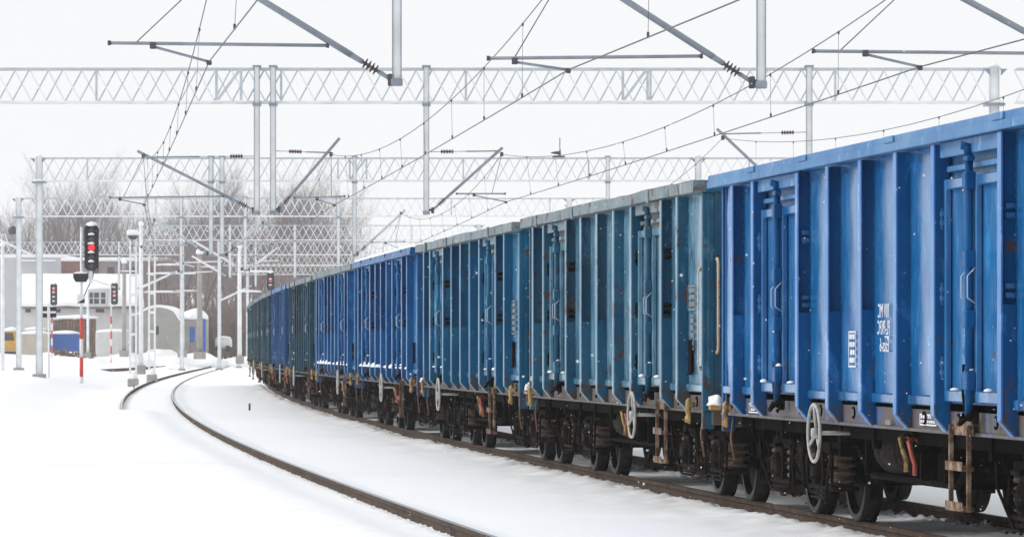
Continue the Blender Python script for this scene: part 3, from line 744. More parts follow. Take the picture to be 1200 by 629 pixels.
PLATE = {blue.name: blue_pn, teal.name: teal_pn, sea.name: sea_pn, azure.name: azure_pn}  # plates paler than ribs: side light put into the colour, over real scuffs
EDGE = {'blue': paint('scuffed blue edge', (.07, .21, .50), (.22, .38, .62), .05, .1, .4), 'teal': paint('scuffed teal edge', (.15, .27, .36), (.28, .40, .48), .5, .15, .4), 'sea': paint('scuffed sea blue edge', (.10, .24, .38), (.25, .38, .48), .3, .15, .4),
        'azure': paint('scuffed azure edge', (.08, .22, .44), (.22, .36, .55), .2, .15, .4), 'grn': paint('scuffed green edge', (.04, .09, .10), (.12, .17, .17), .3, .3, .5), 'navy': paint('scuffed mid blue edge', (.03, .12, .34), (.10, .2, .4), .2, .2, .45),
        'pet': paint('scuffed petrol edge', (.03, .09, .13), (.10, .16, .2), .3, .2, .5)}
LEN_B = 14.04
specs = [
 dict(label='bright royal blue open wagon nearest, cut off by the right edge', paint_m=blue, edge_m=EDGE['blue'], chord_m=blue_ch, sill_m=blue_si, end_m=blue, hb_u=4.9, lad_u=9.7, rods=False),
 dict(label='grey teal rust-streaked open wagon coupled behind the bright blue one', paint_m=teal, edge_m=EDGE['teal'], chord_m=teal_ch, sill_m=teal_si, end_m=teal, hb_u=9.3, lad_u=10.8, side_rail=True),
 dict(label='deep sea-blue open wagon, third from the right edge', paint_m=sea, edge_m=EDGE['sea'], chord_m=teal_ch, sill_m=teal_si, end_m=teal, hb_u=3.6, lad_u=10.2),
 dict(label='azure open wagon with thick snow along its top edge, fourth from the right', paint_m=azure, edge_m=EDGE['azure'], chord_m=azure, sill_m=azure_si, end_m=azure, hb_u=7.0, snow='deep', ledge=True),
 dict(label='azure open wagon with snow on its ledge, fifth from the right', paint_m=azure, edge_m=EDGE['azure'], chord_m=teal_ch, sill_m=azure_si, end_m=azure, hb_u=9.3, ledge=True),
 dict(label='petrol-coloured open wagon with blue doors, sixth from the right', paint_m=pet, edge_m=EDGE['pet'], chord_m=teal_ch, sill_m=azure_si, end_m=pet, hb_u=4.2, door_m=azure),
 dict(label='mid blue open wagon, seventh from the right', paint_m=navy, edge_m=EDGE['navy'], chord_m=azure, sill_m=azure_si, end_m=navy, hb_u=8.9),
 dict(label='petrol blue open wagon, eighth from the right', paint_m=pet, edge_m=EDGE['pet'], chord_m=teal_ch, sill_m=azure_si, end_m=pet, hb_u=4.2),
 dict(label='green-grey open wagon, ninth from the right on the bend', paint_m=grn, edge_m=EDGE['grn'], chord_m=teal_ch, sill_m=azure_si, end_m=pet, hb_u=4.2),
 dict(label='dark petrol open wagon, tenth from the right on the bend', paint_m=pet, edge_m=EDGE['pet'], chord_m=teal_ch, sill_m=azure_si, end_m=pet),
 dict(label='dark green open wagon at the far left end of the visible train', paint_m=grn, edge_m=EDGE['grn'], chord_m=teal_ch, sill_m=azure_si, end_m=grn),
]
W = []
for k, sp in enumerate(specs): W.append(wagon('freight_wagon', -LEN_B/2 + k*LEN_B, chord='chord' if k in (0, 3) else 'chord_w%d' % (k % 3), **sp))

# stencils: the photograph shows them reversed, so they run away from the viewer's right
def stencil(w, body, size, u, z, m, sx=1.0, x=WALL-.034):
    me = text_mesh(body, size)
    o = put('lettering', me, w, m, loc=(x, yl(u), z)); o.matrix_local = Matrix.Translation((x, yl(u), z)) @ Matrix(((0,0,-1,0),(sx,0,0,0),(0,1,0,0),(0,0,0,1)))
    return o
def table(w, u0, u1, z0, z1, rows, m, x=WALL-.032):
    mb = MB(); t = .012; y0, y1 = yl(u1), yl(u0)
    mb.box(x-.003, x, y0, y1, z1-t, z1); mb.box(x-.003, x, y0, y1, z0, z0+t); mb.box(x-.003, x, y0, y0+t, z0, z1); mb.box(x-.003, x, y1-t, y1, z0, z1)
    rr = random.Random(int(u0*100))
    for r in range(rows):
        z = z1 - (z1-z0)*(r+1)/(rows+.6); y = y0+.05
        while y < y1-.08:
            w_ = rr.uniform(.03, .07); mb.box(x-.003, x, y, min(y+w_, y1-.03), z, z+(z1-z0)/(rows+.6)*.62); y += w_+.022
    return put('lettering', mb.mesh('lettering'), w, m)
stencil(W[0], 'RIV MC', .165, 7.27, 1.815, M['letter'], .74)
stencil(W[0], 'PL-PKPC', .165, 7.30, 1.68, M['letter'], .72)
stencil(W[0], 'Eaos-6', .165, 7.27, 1.54, M['letter'], .74)
put('lettering', MB().box(WALL-.037, WALL-.034, yl(7.29), yl(7.13), 1.655, 1.665).mesh('lettering'), W[0], M['letter'])
table(W[0], 5.78, 6.06, 1.41, 1.71, 4, M['letter'])
mb = MB(); table(W[0], 8.2, 8.75, .97, 1.06, 2, M['letter'], WALL-.004)
table(W[0], 1.35, 1.9, .96, 1.05, 2, M['letter'], WALL-.004)
table(W[0], 7.1, 7.3, .955, .99, 1, M['faint'], WALL-.024)
table(W[1], 12.28, 12.72, 1.95, 2.2, 3, M['faint']); table(W[1], 12.4, 12.62, 1.55, 1.9, 4, M['faint'])
table(W[2], 12.3, 12.7, 1.75, 2.2, 5, M['faint'])

# ------------------------------------------------------------------ overhead line portals
ZB, ZT = 8.04, 8.92                            # underside and top of the lattice girders
def hpost(x, d, z0, z1, w, dep):              # H section post, flanges left and right of a recessed web
    mb = MB(); mb.mi = 1; mb.box(x-w/2, x-w/2+.012, d-dep/2, d+dep/2, z0, z1); mb.box(x+w/2-.012, x+w/2, d-dep/2, d+dep/2, z0, z1)
    mb.mi = 0; mb.box(x-w/2+.0125, x+w/2-.0125, d-dep*.30, d-dep*.30+.02, z0, z1)
    return mb
def portal(d, xl, xr, cols, drops, label, fine, splices=(), base=None, top_lamp=None):
    root = empty('overhead_line_portal', (0, 0, 0)); tag(root, label, 'portal gantry', 'lattice portals over the tracks')
    y0, y1 = d-.27, d+.27
    for yy in (y0, y1):
        for zz in (ZB, ZT):
            mb = MB(); mb.box(xl, xr, yy-.03, yy+.03, zz-.035, zz+.018 if zz == ZB else zz+.012)
            put('chord', mb.mesh('chord', M['galvm'] if zz == ZT else M['galv']), root)
    P_ = .443; n = int((xr-xl)/P_)
    def brace(a, b, w): return MB().bar(a, b, w, .022, up=(0, 1, 0))
    if fine:
        bu = MB().bar((0, 0, ZB+.03), (P_, 0, ZT-.03), .038, .018, up=(0,1,0)).mesh('brace', M['galvm']); bd = MB().bar((0, 0, ZT-.03), (P_, 0, ZB+.03), .036, .018, up=(0,1,0)).mesh('brace', M['galv'])  # rising braces darker, falling ones lighter: angle-iron shading put into the colour
        for i in range(n):
            put('brace', bu if i % 2 == 0 else bd, root, loc=(xl+i*P_, y0+.02, 0)); put('brace', bd if i % 2 == 0 else bu, root, loc=(xl+i*P_, y1-.02, 0))
    else:
        mb = MB()
        for i in range(n):
            a, b = xl+i*P_, xl+(i+1)*P_; lo, hi = ZB+.03, ZT-.03
            if i % 2 == 0: mb.bar((a, y0, lo), (b, y0, hi), .038, .018, (0,1,0)); mb.bar((a, y1, hi), (b, y1, lo), .038, .018, (0,1,0))
            else: mb.bar((a, y0, hi), (b, y0, lo), .038, .018, (0,1,0)); mb.bar((a, y1, lo), (b, y1, hi), .038, .018, (0,1,0))
        kind(put('lattice', mb.mesh('lattice', M['galv']), root), 'stuff')
    mb = MB()
    for i in range(0, n, 4): mb.bar((xl+i*P_, y0, ZB), (xl+(i+1)*P_, y1, ZB), .04, .03); mb.bar((xl+(i+2)*P_, y0, ZT), (xl+(i+3)*P_, y1, ZT), .04, .03)
    put('cross_bracing', mb.mesh('cross_bracing', M['galvm']), root)['kind'] = 'stuff'
    for i in range(4, n, 11):
        x = xl+i*P_; put('upright', MB().box(x-.03, x+.03, y0-.036, y0+.01, ZB+.036, ZT-.036).mesh('upright', M['galvm']), root)
    for x in splices:
        mb = MB(); mb.box(x-.36, x-.29, y0-.04, y0, ZB+.036, ZT-.036); mb.box(x+.29, x+.36, y0-.04, y0, ZB+.036, ZT-.036); mb.bar((x-.29, y0-.03, ZB+.05), (x+.29, y0-.03, ZT-.05), .075, .03, (0,1,0))
        for q in (-.33, .33):
            for k in range(5): mb.box(x+q-.12+k*.06, x+q-.09+k*.06, y0-.05, y0+.03, ZB-.06, ZB-.036)
        put('splice', mb.mesh('splice', M['galvm']), root)
    for cx in cols:
        gz = (ground_at(cx, d) if base is None else base)
        c = put('column', hpost(cx, d, gz-.3, ZT+.06, .25, .26).mesh('column', M['galv'], M['galvm']), root)
        put('base_plate', MB().bbox(cx-.25, cx+.25, d-.25, d+.25, gz-.4, gz+.12, .03).mesh('base_plate', M['concrete']), root)
        mb = MB(); mb.box(cx-.26, cx+.26, y0-.06, y1+.06, ZB-.10, ZB-.037); mb.prism([(cx+.14, ZT-.02), (cx+.32, ZT-.02), (cx+.14, ZT-.2)], 'y', y0-.05, y0-.02); mb.prism([(cx-.14, ZT-.02), (cx-.32, ZT-.02), (cx-.14, ZT-.2)], 'y', y0-.05, y0-.02)
        put('bracket', mb.mesh('bracket', M['galvd']), root)
        if fine: put('snow_cap', MB().blob((cx, d, ZB-.03), .24, .3, .10, 2, .3).mesh('snow_cap', M['snow']), root); put('snow_cap', MB().blob((cx, d, ZT+.06), .13, .13, .10, 5, .3).mesh('snow_cap', M['snow']), root)
    for (x, zb, w) in drops:
        dr = put('drop_post', hpost(x, d-.30-w/2, zb, ZT+.02, w, w).mesh('drop_post', M['galv'], M['galvd']), root)
        put('foot_bracket', MB().bbox(x-w*.62, x+w*.62, d-.30-w*1.15, d-.30+w*.1, zb-.09, zb+.01, .012).mesh('foot_bracket', M['galvd']), dr)
        put('clamp', MB().bbox(x-w*.75, x+w*.75, d-.30-w*1.1, d-.2, ZB-.12, ZB-.04, .01).mesh('clamp', M['galvd']), dr)
        put('clamp', MB().bbox(x-w*.75, x+w*.75, d-.30-w*1.1, d-.2, ZT+.02, ZT+.07, .01).mesh('clamp', M['galvd']), dr)
    return root

def px(x, d): return (x-600)*d/FPX
def pz(y, d): return CH + (Y0-y)*d/FPX
D0, D1, D2, D3, D4, D5, D6, D7 = 56.0, 110.0, 162.0, 206.0, 252.0, 292.0, 331.0, 372.0
portal(D0, -9, 17, (-9, 16.9), [(px(466, D0), pz(95, D0), .126), (px(890, D0), pz(98, D0), .126), (px(1312, D0), pz(95, D0), .126)], 'nearest portal, only its hanging posts reach into the top of the picture', False)
portal(D1, px(-180, D1), px(1172, D1), (px(-180, D1), px(1165, D1)), [(px(302, D1), pz(248, D1), .15), (px(321, D1), pz(248, D1), .15), (px(500, D1), pz(248, D1), .15), (px(947, D1), pz(248, D1), .16)],
       'large white lattice portal spanning the whole width of the picture', True, [px(269, D1), px(744, D1)])
portal(D1, px(1190, D1), px(1500, D1), (px(1498, D1),), [], 'short continuation of the widest portal at the right edge', False)
portal(D2, px(50, D2), px(812, D2), (px(46, D2), px(818, D2)), [(px(248, D2), pz(298, D2), .17), (px(261, D2), pz(298, D2), .17), (px(416, D2), pz(298, D2), .15), (px(712, D2), pz(300, D2), .15)],
       'second lattice portal, its white left column beside the red signal', True, [px(420, D2)])
portal(D2, px(824, D2), px(1250, D2), (px(1249, D2),), [], 'lattice portal span just above the nearest blue wagon', False)
portal(D3, px(26, D3), px(662, D3), (px(22, D3), px(667, D3)), [(px(288, D3), pz(316, D3), .17), (px(397, D3), pz(313, D3), .17), (px(213, D3), pz(318, D3), .15)], 'third lattice portal from the viewer, in front of the bare trees', False)
portal(D3, px(674, D3), px(900, D3), (px(899, D3),), [], 'faint lattice span of the third portal behind the grey teal wagon', False)
portal(D4, px(166, D4), px(560, D4), (px(165, D4), px(561, D4)), [(px(270, D4), pz(325, D4), .17), (px(346, D4), pz(325, D4), .17)], 'fourth lattice portal ending left at a white post', False)
portal(D5, px(-60, D5), px(211, D5), (px(213, D5), px(-61, D5)), [(px(140, D5), pz(338, D5), .15)], 'lattice portal across the left of the yard behind the signals', False)
portal(D5, px(257, D5), px(520, D5), (px(257, D5), px(521, D5)), [(px(300, D5), pz(335, D5), .16)], 'fifth lattice portal above the far end of the train', False)
portal(D6, px(262, D6), px(500, D6), (px(280, D6), px(501, D6)), [], 'sixth lattice portal, faint above the far end of the train', False)
portal(D7, px(268, D7), px(480, D7), (px(290, D7), px(481, D7)), [], 'farthest lattice portal, lowest over the bend', False)

# cantilever arms: inclined tube with insulator, registration tube, steady arm, tie
def cantilever(d, foot, tip, mess, reg, steady, label, tie=None, r=.04, big=False, stay=True):
    """all points are photo pixels in the plane of the portal at depth d"""
    dd = d-.36
    p = lambda q: at(q[0], q[1], dd)
    root = empty('cantilever_arm', (0, 0, 0)); tag(root, label, 'cantilever arm', 'cantilever arms carrying the wires')
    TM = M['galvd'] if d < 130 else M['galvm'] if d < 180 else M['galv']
    a, b = p(foot), p(tip); t = (b-a).normalized()
    L = (b-a).length
    put('tube', MB().tube([a + t*.62, b], r, 10).mesh('tube', TM), root)
    q = t.to_track_quat('Z', 'Y').to_matrix()
    def along(prof_, nm, m, par):
        vs = MB(); vs.lathe(prof_, 'z', n=12); vs.v = [tuple(q @ Vector(v) + a) for v in vs.v]; return put(nm, vs.mesh(nm, m), par)
    rod = along([(0, 0), (0, .03), (.2, .03), (.2, .022), (.44, .022), (.44, .035), (.64, .042), (.64, 0)], 'insulator_rod', TM, root)
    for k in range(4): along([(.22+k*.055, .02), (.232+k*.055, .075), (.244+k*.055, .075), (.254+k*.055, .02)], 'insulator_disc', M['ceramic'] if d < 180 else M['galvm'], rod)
    side = 1 if tip[0] > foot[0] else -1
    mb = MB(); mb.tube([a + Vector((-side*.10, 0, .0)), a], .03, 8); mb.bbox(a.x-.04, a.x+.04, dd-.05, dd+.05, a.z-.09, a.z+.07, .01)
    put('hinge_bracket', mb.mesh('hinge_bracket', M['fitting']), root)
    m_ = p(mess); put('wire_clamp', MB().bbox(m_.x-.045, m_.x+.045, dd-.05, dd+.05, m_.z-.05, m_.z+.06, .012).mesh('wire_clamp', M['fitting']), root)
    if reg:
        ra, rb = p(reg[0]), p(reg[1])
        rt = put('registration_tube', MB().tube([ra, rb], r*.52, 8).mesh('registration_tube', TM), root)
        for q_ in (ra, rb): put('tube_cap', MB().tube([q_+Vector((-.02,0,0)), q_+Vector((.02,0,0))], r*.75, 8).mesh('tube_cap', M['fitting']), rt)
        if stay:
            e = ra if abs(ra.x-m_.x) > abs(rb.x-m_.x) else rb
            far = ra if (ra - a).length > (rb - a).length else rb
            k = far + (rb-ra).normalized()*(.35 if far is ra else -.35)
            put('stay_wire', MB().tube([m_, k], .008, 5).mesh('stay_wire', M['wire']), root)
    if steady:
        sa, sb = p(steady[0]), p(steady[1])
        st = put('steady_arm', MB().tube([sa, sb], r*.42, 7).mesh('steady_arm', TM), root)
        put('wire_clip', MB().bbox(sb.x-.035, sb.x+.035, dd-.04, dd+.04, sb.z-.045, sb.z+.02, .01).mesh('wire_clip', M['fitting']), st)
        put('hinge_clip', MB().bbox(sa.x-.05, sa.x+.03, dd-.035, dd+.035, sa.z-.03, sa.z+.06, .01).mesh('hinge_clip', M['fitting']), st)
    if tie:
        ta, tb = p(tie[0]), p(tie[1]); v = tb-ta
        tt = put('tie_rod', MB().tube([ta, ta+v*.55], .011, 6).mesh('tie_rod', TM), root)
        put('tie_tube', MB().tube([ta+v*.55, tb], .02, 7).mesh('tie_tube', TM), tt)
        vs = MB(); pr = []
        for k in range(5): pr += [(.0+k*.07, .022), (.02+k*.07, .06), (.035+k*.07, .06), (.055+k*.07, .022)]
        vs.lathe(pr, 'z', n=10); q = v.normalized().to_track_quat('Z', 'Y').to_matrix(); vs.v = [tuple(q @ Vector(c) + ta + v.normalized()*.35) for c in vs.v]
        put('insulator', vs.mesh('insulator', M['ceramic']), tt)
    return root
cantilever(D0, (458, 93), (228, -48), (250, -35), ((128, 50.5), (384, 53.5)), ((180, 55), (245, 72.5)), 'thick cantilever tube at the top left with brown insulator beside a hanging post', r=.045)
cantilever(D0, (881, 96), (645, -56), (668, -42), ((572, 68.5), (822, 66)), ((604, 73), (666, 82)), 'thick cantilever tube at the top centre meeting the tall hanging post', r=.045)
cantilever(D0, (1302, 92), (1058, -40), (1080, -30), ((953, 60), (1235, 63)), ((1015, 64), (1078, 78.5)), 'thick cantilever tube crossing the top right corner', r=.045)
cantilever(D1, (297, 246), (161, 177), (168, 183), ((129, 231.5), (262, 230)), ((141, 234), (169, 239.5)), 'cantilever reaching left from the left of the paired hanging posts', tie=((300, 183), (180, 184)))
cantilever(D1, (327, 245), (398, 162), (388, 181), ((345, 232), (404, 230)), ((372, 234), (392, 240)), 'cantilever reaching right from the right of the paired hanging posts', tie=((323, 177), (388, 179)))
cantilever(D1, (507, 246), (589, 173), (588, 181), ((535, 227), (592, 227)), ((556, 229), (593, 236.5)), 'cantilever reaching right from the single hanging post at picture centre', tie=((501, 178), (584, 177)))
cantilever(D1, (940, 245), (840, 151), (847, 162), None, None, 'cantilever reaching left above the nearest blue wagon', tie=((946, 155), (848, 157)))
cantilever(D2, (243, 297), (178, 255), (181, 258), ((156, 288), (222, 287)), ((166, 290), (181, 293)), 'snowy cantilever left of the second pair of hanging posts', r=.05)
cantilever(D2, (266, 298), (311, 258), (308, 261), ((272, 287), (318, 286)), ((295, 288), (309, 292)), 'cantilever right of the second pair of hanging posts', r=.05)
cantilever(D2, (419, 297), (475, 246), (470, 250), ((436, 284), (474, 283)), ((452, 285), (471, 292)), 'cantilever just above the snow-topped azure wagon', r=.045)
cantilever(D2, (708, 298), (662, 240), (666, 252), None, None, 'cantilever tip rising behind the grey teal wagon', tie=((711, 250), (668, 250)))
cantilever(D3, (283, 315), (226, 282), (229, 285), ((205, 308), (262, 306)), ((215, 309), (229, 313)), 'white cantilever leaning left among the far portals', r=.06)
cantilever(D3, (209, 317), (158, 340), (162, 338), None, None, 'white snowy tube slanting down left beside the far columns', r=.06)
cantilever(D3, (292, 316), (325, 290), (322, 292), ((298, 306), (328, 305)), None, 'white cantilever leaning right above the end of the train', r=.055)
cantilever(D4, (266, 324), (225, 300), (228, 303), ((205, 320), (250, 318)), None, 'small far cantilever leaning left in front of the brown hall', r=.065)
cantilever(D5, (296, 334), (258, 352), (262, 350), None, None, 'far white tube sloping down left towards the shed', r=.07)
cantilever(D5, (136, 337), (92, 322), (95, 324), None, None, 'far white tube beside the signal head', r=.07)

# wires
def span(a, b, sag, n=18):
    return [a.lerp(b, i/n) + Vector((0, 0, -4*sag*(i/n)*(1-i/n))) for i in range(n+1)]
def overhead(label, con, mes, r=.0095):
    root = empty('overhead_line', (0, 0, 0)); tag(root, label, 'overhead wire', 'overhead contact lines')
    cw = []; mw = []
    for i in range(len(con)-1):
        L = (con[i+1]-con[i]).length; k = L/54
        c = span(con[i], con[i+1], .04*k); m = span(mes[i], mes[i+1], .82*k if k < 1.1 else .8)
        cw += c if not cw else c[1:]; mw += m if not mw else m[1:]
        nd = max(3, round(L/6.2))
        if mes[i].y < 330:
            for q in range(1, nd):
                t = q/nd; pc = con[i].lerp(con[i+1], t) + Vector((0,0,-4*.04*k*t*(1-t))); pm = mes[i].lerp(mes[i+1], t) + Vector((0,0,-4*(.82*k if k < 1.1 else .8)*t*(1-t)))
                dr = put('dropper', MB().tube([pc, pm], .0035, 4).mesh('dropper', M['wire']), root)
                if pc.y < 170:
                    put('dropper_clip', MB().bbox(pc.x-.016, pc.x+.016, pc.y-.015, pc.y+.015, pc.z-.005, pc.z+.065, .006).mesh('dropper_clip', M['fitting']), dr)
                    put('dropper_clip', MB().bbox(pm.x-.015, pm.x+.015, pm.y-.015, pm.y+.015, pm.z-.04, pm.z+.012, .006).mesh('dropper_clip', M['fitting']), dr)
    put('contact_wire', MB().tube(cw, r, 6).mesh('contact_wire', M['wire']), root)
    put('messenger_wire', MB().tube(mw, r*.9, 6).mesh('messenger_wire', M['wire']), root)
def trk(d, off, z): X, Y = offs(d, off); return Vector((X, Y, z))
e_ = -.36
FAR = (D4, D5, D6, D7)
def line(label, p0, m0, p1, m1, p2, m2, off, n0):
    con = [n0, at(*p0, D0+e_), at(*p1, D1+e_), at(*p2, D2+e_), trk(D3, off+.3, 5.32)] + [trk(d, off+(.3 if i % 2 else -.1), 5.32) for i, d in enumerate(FAR)]
    mes = [n0 + Vector((0,0,1.35)), at(*m0, D0+e_), at(*m1, D1+e_), at(*m2, D2+e_), trk(D3, off+.3, 6.66)] + [trk(d, off+(.3 if i % 2 else -.1), 6.66) for i, d in enumerate(FAR)]
    overhead(label, con, mes)
line('overhead wires above the open track on the left', (245, 72.5), (250, -35), (169, 239.5), (168, 183), (181, 293), (181, 258), 4.49, Vector((2.6, 2, 5.35)))
line('overhead wires running above the train', (666, 82), (668, -42), (392, 240), (388, 181), (309, 292), (308, 261), -.75, Vector((8.6, 2, 5.35)))
line('overhead wires beyond the train, right of centre', (1078, 78.5), (1080, -30), (593, 236.5), (588, 181), (471, 292), (470, 250), -5.6, Vector((13.4, 2, 5.35)))
line('overhead wires farthest right, sagging just above the nearest blue wagon', (1500, 78), (1500, -30), (847, 222), (847, 162), (666, 292), (666, 252), -10.4, Vector((18.2, 2, 5.35)))

# small horn on the second portal girder
r_ = empty('portal_horn', at(653, 186, D2)); tag(r_, 'small dark loudspeaker horn on top of the second portal girder', 'loudspeaker')
put('horn', MB().lathe([(-.25, .02), (-.1, .05), (.05, .07), (.14, .12)], 'x', (0, -.2, .22), 16).mesh('horn', M['fitting']), r_)
put('mast', MB().tube([(.1, -.2, -.02), (.1, -.2, .8)], .02, 6).mesh('mast', M['fitting']), r_)
put('foot', MB().bbox(-.2, .3, -.28, -.12, -.02, .10, .02).mesh('foot', M['fitting']), r_)

# ------------------------------------------------------------------ signals
def signal(px_, base_y, top_y, d, label, lit=2, n=5, head_h=None, bands=(), snow=True, extra=False, hx=0.0):
    s = FPX/d; g = at(px_, base_y, d); root = empty('railway_signal', g); tag(root, label, 'signal', 'colour light signals')
    H = (base_y-top_y)/s; hh = head_h or 1.82; w = .56
    z1 = H; z0 = H-hh
    poly = [(hx-w*.5, z0+.12), (hx-w*.28, z0), (hx+w*.28, z0), (hx+w*.5, z0+.12), (hx+w*.5, z1-.14), (hx+w*.28, z1), (hx-w*.28, z1), (hx-w*.5, z1-.14)]
    head = put('signal_head', MB().prism(poly, 'y', -.05, .06).mesh('signal_head', M['black']), root)
    for k in range(n):
        z = z1 - hh*(k+.55)/(n+.1); r = .135
        put('lamp', MB().lathe([(-.075, 0), (-.085, r*.7), (-.07, r), (-.04, r)], 'y', (hx, 0, z), 16).mesh('lamp', (M['redlamp'] if d < 200 else M['redfar']) if k == lit else M['lens']), head)
        vz = [(r*1.12*math.cos(R(a)), r*1.12*math.sin(R(a))) for a in range(0, 181, 20)]
        hood = MB(); m = len(vz)
        vs = [(hx+a, -.05, z+b) for a, b in vz] + [(hx+a*.95, -.26, z+b*.92) for a, b in vz]
        hood.add(vs, [(i, i+1, m+i+1, m+i) for i in range(m-1)], True); put('hood', hood.mesh('hood', M['black']), head)
        if snow: put('snow_cap', MB().blob((hx, -.18, z+r*1.0), r*1.0, .10, .085, k, .3).mesh('snow_cap', M['snow']), head)
    if snow: put('snow_cap', MB().blob((hx, 0, z1-.03), w*.42, .12, .14, 3, .2).mesh('snow_cap', M['snow']), head)
    bz = bands[0] if bands else z0
    put('mast', MB().tube([(0, .14, bz), (0, .14, z1-.1)], .055, 10).mesh('mast', M['galv']), root)
    if bands:
        zz = bands[0]; k = 0
        bl = bands[1]
        while zz > -.3:
            nz_ = max(-.3, zz-bl[k % len(bl)]); put('mast_band', MB().tube([(0, .14, nz_), (0, .14, zz)], .075, 10).mesh('mast_band', M['redpaint'] if k % 2 == 0 else M['whitepaint']), root); zz = nz_; k += 1
    put('bracket', MB().bbox(hx-.06, .05 if hx > 0 else hx+.06, .02, .16, z0+.3, z0+.38, .01).mesh('bracket', M['galvd']), root)
    if extra:
        ix = -.05; mb = MB()
        mb.prism([(-.30, z0-.12), (-.30, z0-.30), (-.20, z0-.46), (.20, z0-.46), (.30, z0-.30), (.30, z0-.12)], 'y', -.12, .0); put('indicator_box', mb.mesh('indicator_box', M['black']), root)
        put('snow_cap', MB().blob((0, -.06, z0-.12), .30, .12, .07, 7, .2).mesh('snow_cap', M['snow']), root)
        mb = MB(); mb.bbox(-.16, .16, -.10, .05, z0-1.30, z0-.95, .03); put('relay_box', mb.mesh('relay_box', M['whitepaint']), root)
        put('relay_plate', MB().prism([(-.15, z0-1.30), (.15, z0-1.12), (.15, z0-1.30)], 'y', -.115, -.102).mesh('relay_plate', M['black']), root)
        put('cable', MB().tube([(.52, -.02, z0+.02), (.46, -.03, z0-.3), (.24, -.05, z0-.75), (.14, -.07, z0-1.0)], .02, 6).mesh('cable', M['black']), root)
        put('plate', MB().bbox(.32, .46, -.06, -.03, z0-.50, z0-.04, .01).mesh('plate', M['whitepaint']), root)
    return root
signal(95, 440, 263, 165, 'tall five-lamp signal with lit red lamp and red-white mast, largest of the signals', lit=2, bands=(2.28, [.82, .72, .78, .98, .5]), extra=True, hx=.42)
signal(60.5, 420, 332, 345, 'distant signal left of the tall one, half behind the black-and-white sign', lit=1, bands=(3.55, [.62]), snow=True, hx=.18)
signal(130, 420, 331, 345, 'distant signal right of the tall one, in front of the white house', lit=2, bands=(3.5, [.62]), snow=True, hx=.30)
signal(317, 415, 318, 330, 'red signal showing just above the far end of the train', lit=1, n=3, head_h=1.5, snow=True)

# black and white board
g = at(57, 440, 166); r_ = empty('track_sign', g); tag(r_, 'black board with white cross on a thin post left of the signal', 'sign')
put('post', MB().tube([(0, .05, -.3), (0, .05, 2.9)], .04, 8).mesh('post', M['galv']), r_)
put('board', MB().bbox(-.31, .31, -.01, .02, 2.32, 2.74, .01).mesh('board', M['black']), r_)
mb = MB(); mb.box(-.295, .295, -.016, -.011, 2.49, 2.575); put('white_bar', mb.mesh('white_bar', M['whitepaint']), r_)
put('white_bar', MB().box(-.06, .06, -.021, -.017, 2.325, 2.735).mesh('white_bar', M['whitepaint']), r_)

# masts of the yard
def twin_mast(x, y_base, y_top, d, w, label, lamp=False, m='galv'):
    g = at(x, y_base, d); H = (y_base-y_top)*d/FPX; r_ = empty('battened_mast', g); tag(r_, label, 'mast', 'masts in the yard')
    for q in (-w/2, w/2): put('channel', MB().box(q-.045, q+.045, -.05, .05, -.1, H).mesh('channel', M[m]), r_)
    for k in range(int(H/.9)): put('batten', MB().box(-w/2+.046, w/2-.046, -.055, -.045, .5+k*.9, .62+k*.9).mesh('batten', M[m]), r_)
    put('foundation', MB().bbox(-w*.9, w*.9, -.2, .2, -.5, .34, .04).mesh('foundation', M['concrete']), r_)
    put('snow_cap', MB().blob((0, 0, .34), w*.8, .2, .30, 1, .3).mesh('snow_cap', M['snow']), r_)
    if lamp:
        hd = put('lamp_housing', MB().prism([(-.26, H+.10), (-.12, H-.06), (.12, H-.06), (.26, H+.10)], 'y', -.2, .2).mesh('lamp_housing', M['fitting']), r_)
        put('snow_cap', MB().bbox(-.27, .27, -.21, .21, H+.102, H+.38, .08).mesh('snow_cap', M['snow']), hd)
        put('spike', MB().tube([(0, 0, H+.4), (0, 0, H+.9)], .02, 5).mesh('spike', M['galvd']), hd)
def pole(x, y_base, y_top, d, r, label, m='galv', cap=True, cross=()):
    g = at(x, y_base, d); H = (y_base-y_top)*d/FPX; r_ = empty('yard_pole', g); tag(r_, label, 'pole', 'masts in the yard')
    put('shaft', MB().tube([(0, 0, -.4), (0, 0, H)], [r*1.15, r*.9], 10).mesh('shaft', M[m]), r_)
    if cap: put('snow_cap', MB().blob((0, 0, H), r*1.5, r*1.5, r*2.2, 4, .2).mesh('snow_cap', M['snow']), r_)
    put('footing', MB().bbox(-r*2.2, r*2.2, -r*2.2, r*2.2, -.4, .12, .03).mesh('footing', M['concrete']), r_)
    for (z, a, b) in cross:
        ar = put('crossarm', MB().bar((a, -r, H*z), (b, -r, H*z), .09, .09).mesh('crossarm', M[m]), r_)
        put('snow_cap', MB().blob(((a+b)/2, -r, H*z+.04), abs(b-a)/2, .08, .07, 4, .2).mesh('snow_cap', M['snow']), ar)
twin_mast(156, 452, 279, 190, .27, 'two-legged mast with a snow-capped lamp box on top', True)
twin_mast(178, 447, 300, 196, .27, 'two-legged mast without a lamp, right of the lamp mast')
pole(165.5, 430, 264, 235, .11, 'slim white post between the two two-legged masts')
pole(145.5, 412, 308, 330, .16, 'grey pole in front of the white house end', 'concrete', cross=((.9, -.5, 1.2),))
pole(234, 414, 297, 300, .19, 'thick concrete pole with snowy cap in front of the shed', 'concrete', cross=((.62, -1.9, 0), (.86, 0, 1.3)))
pole(213.5, 412, 285, 305, .15, 'pole before the shed wall, left of the thick concrete pole', 'galv', cross=((.72, -2.6, 1.0), (.55, -2.8, .0), (.8, -1.9, 0)))
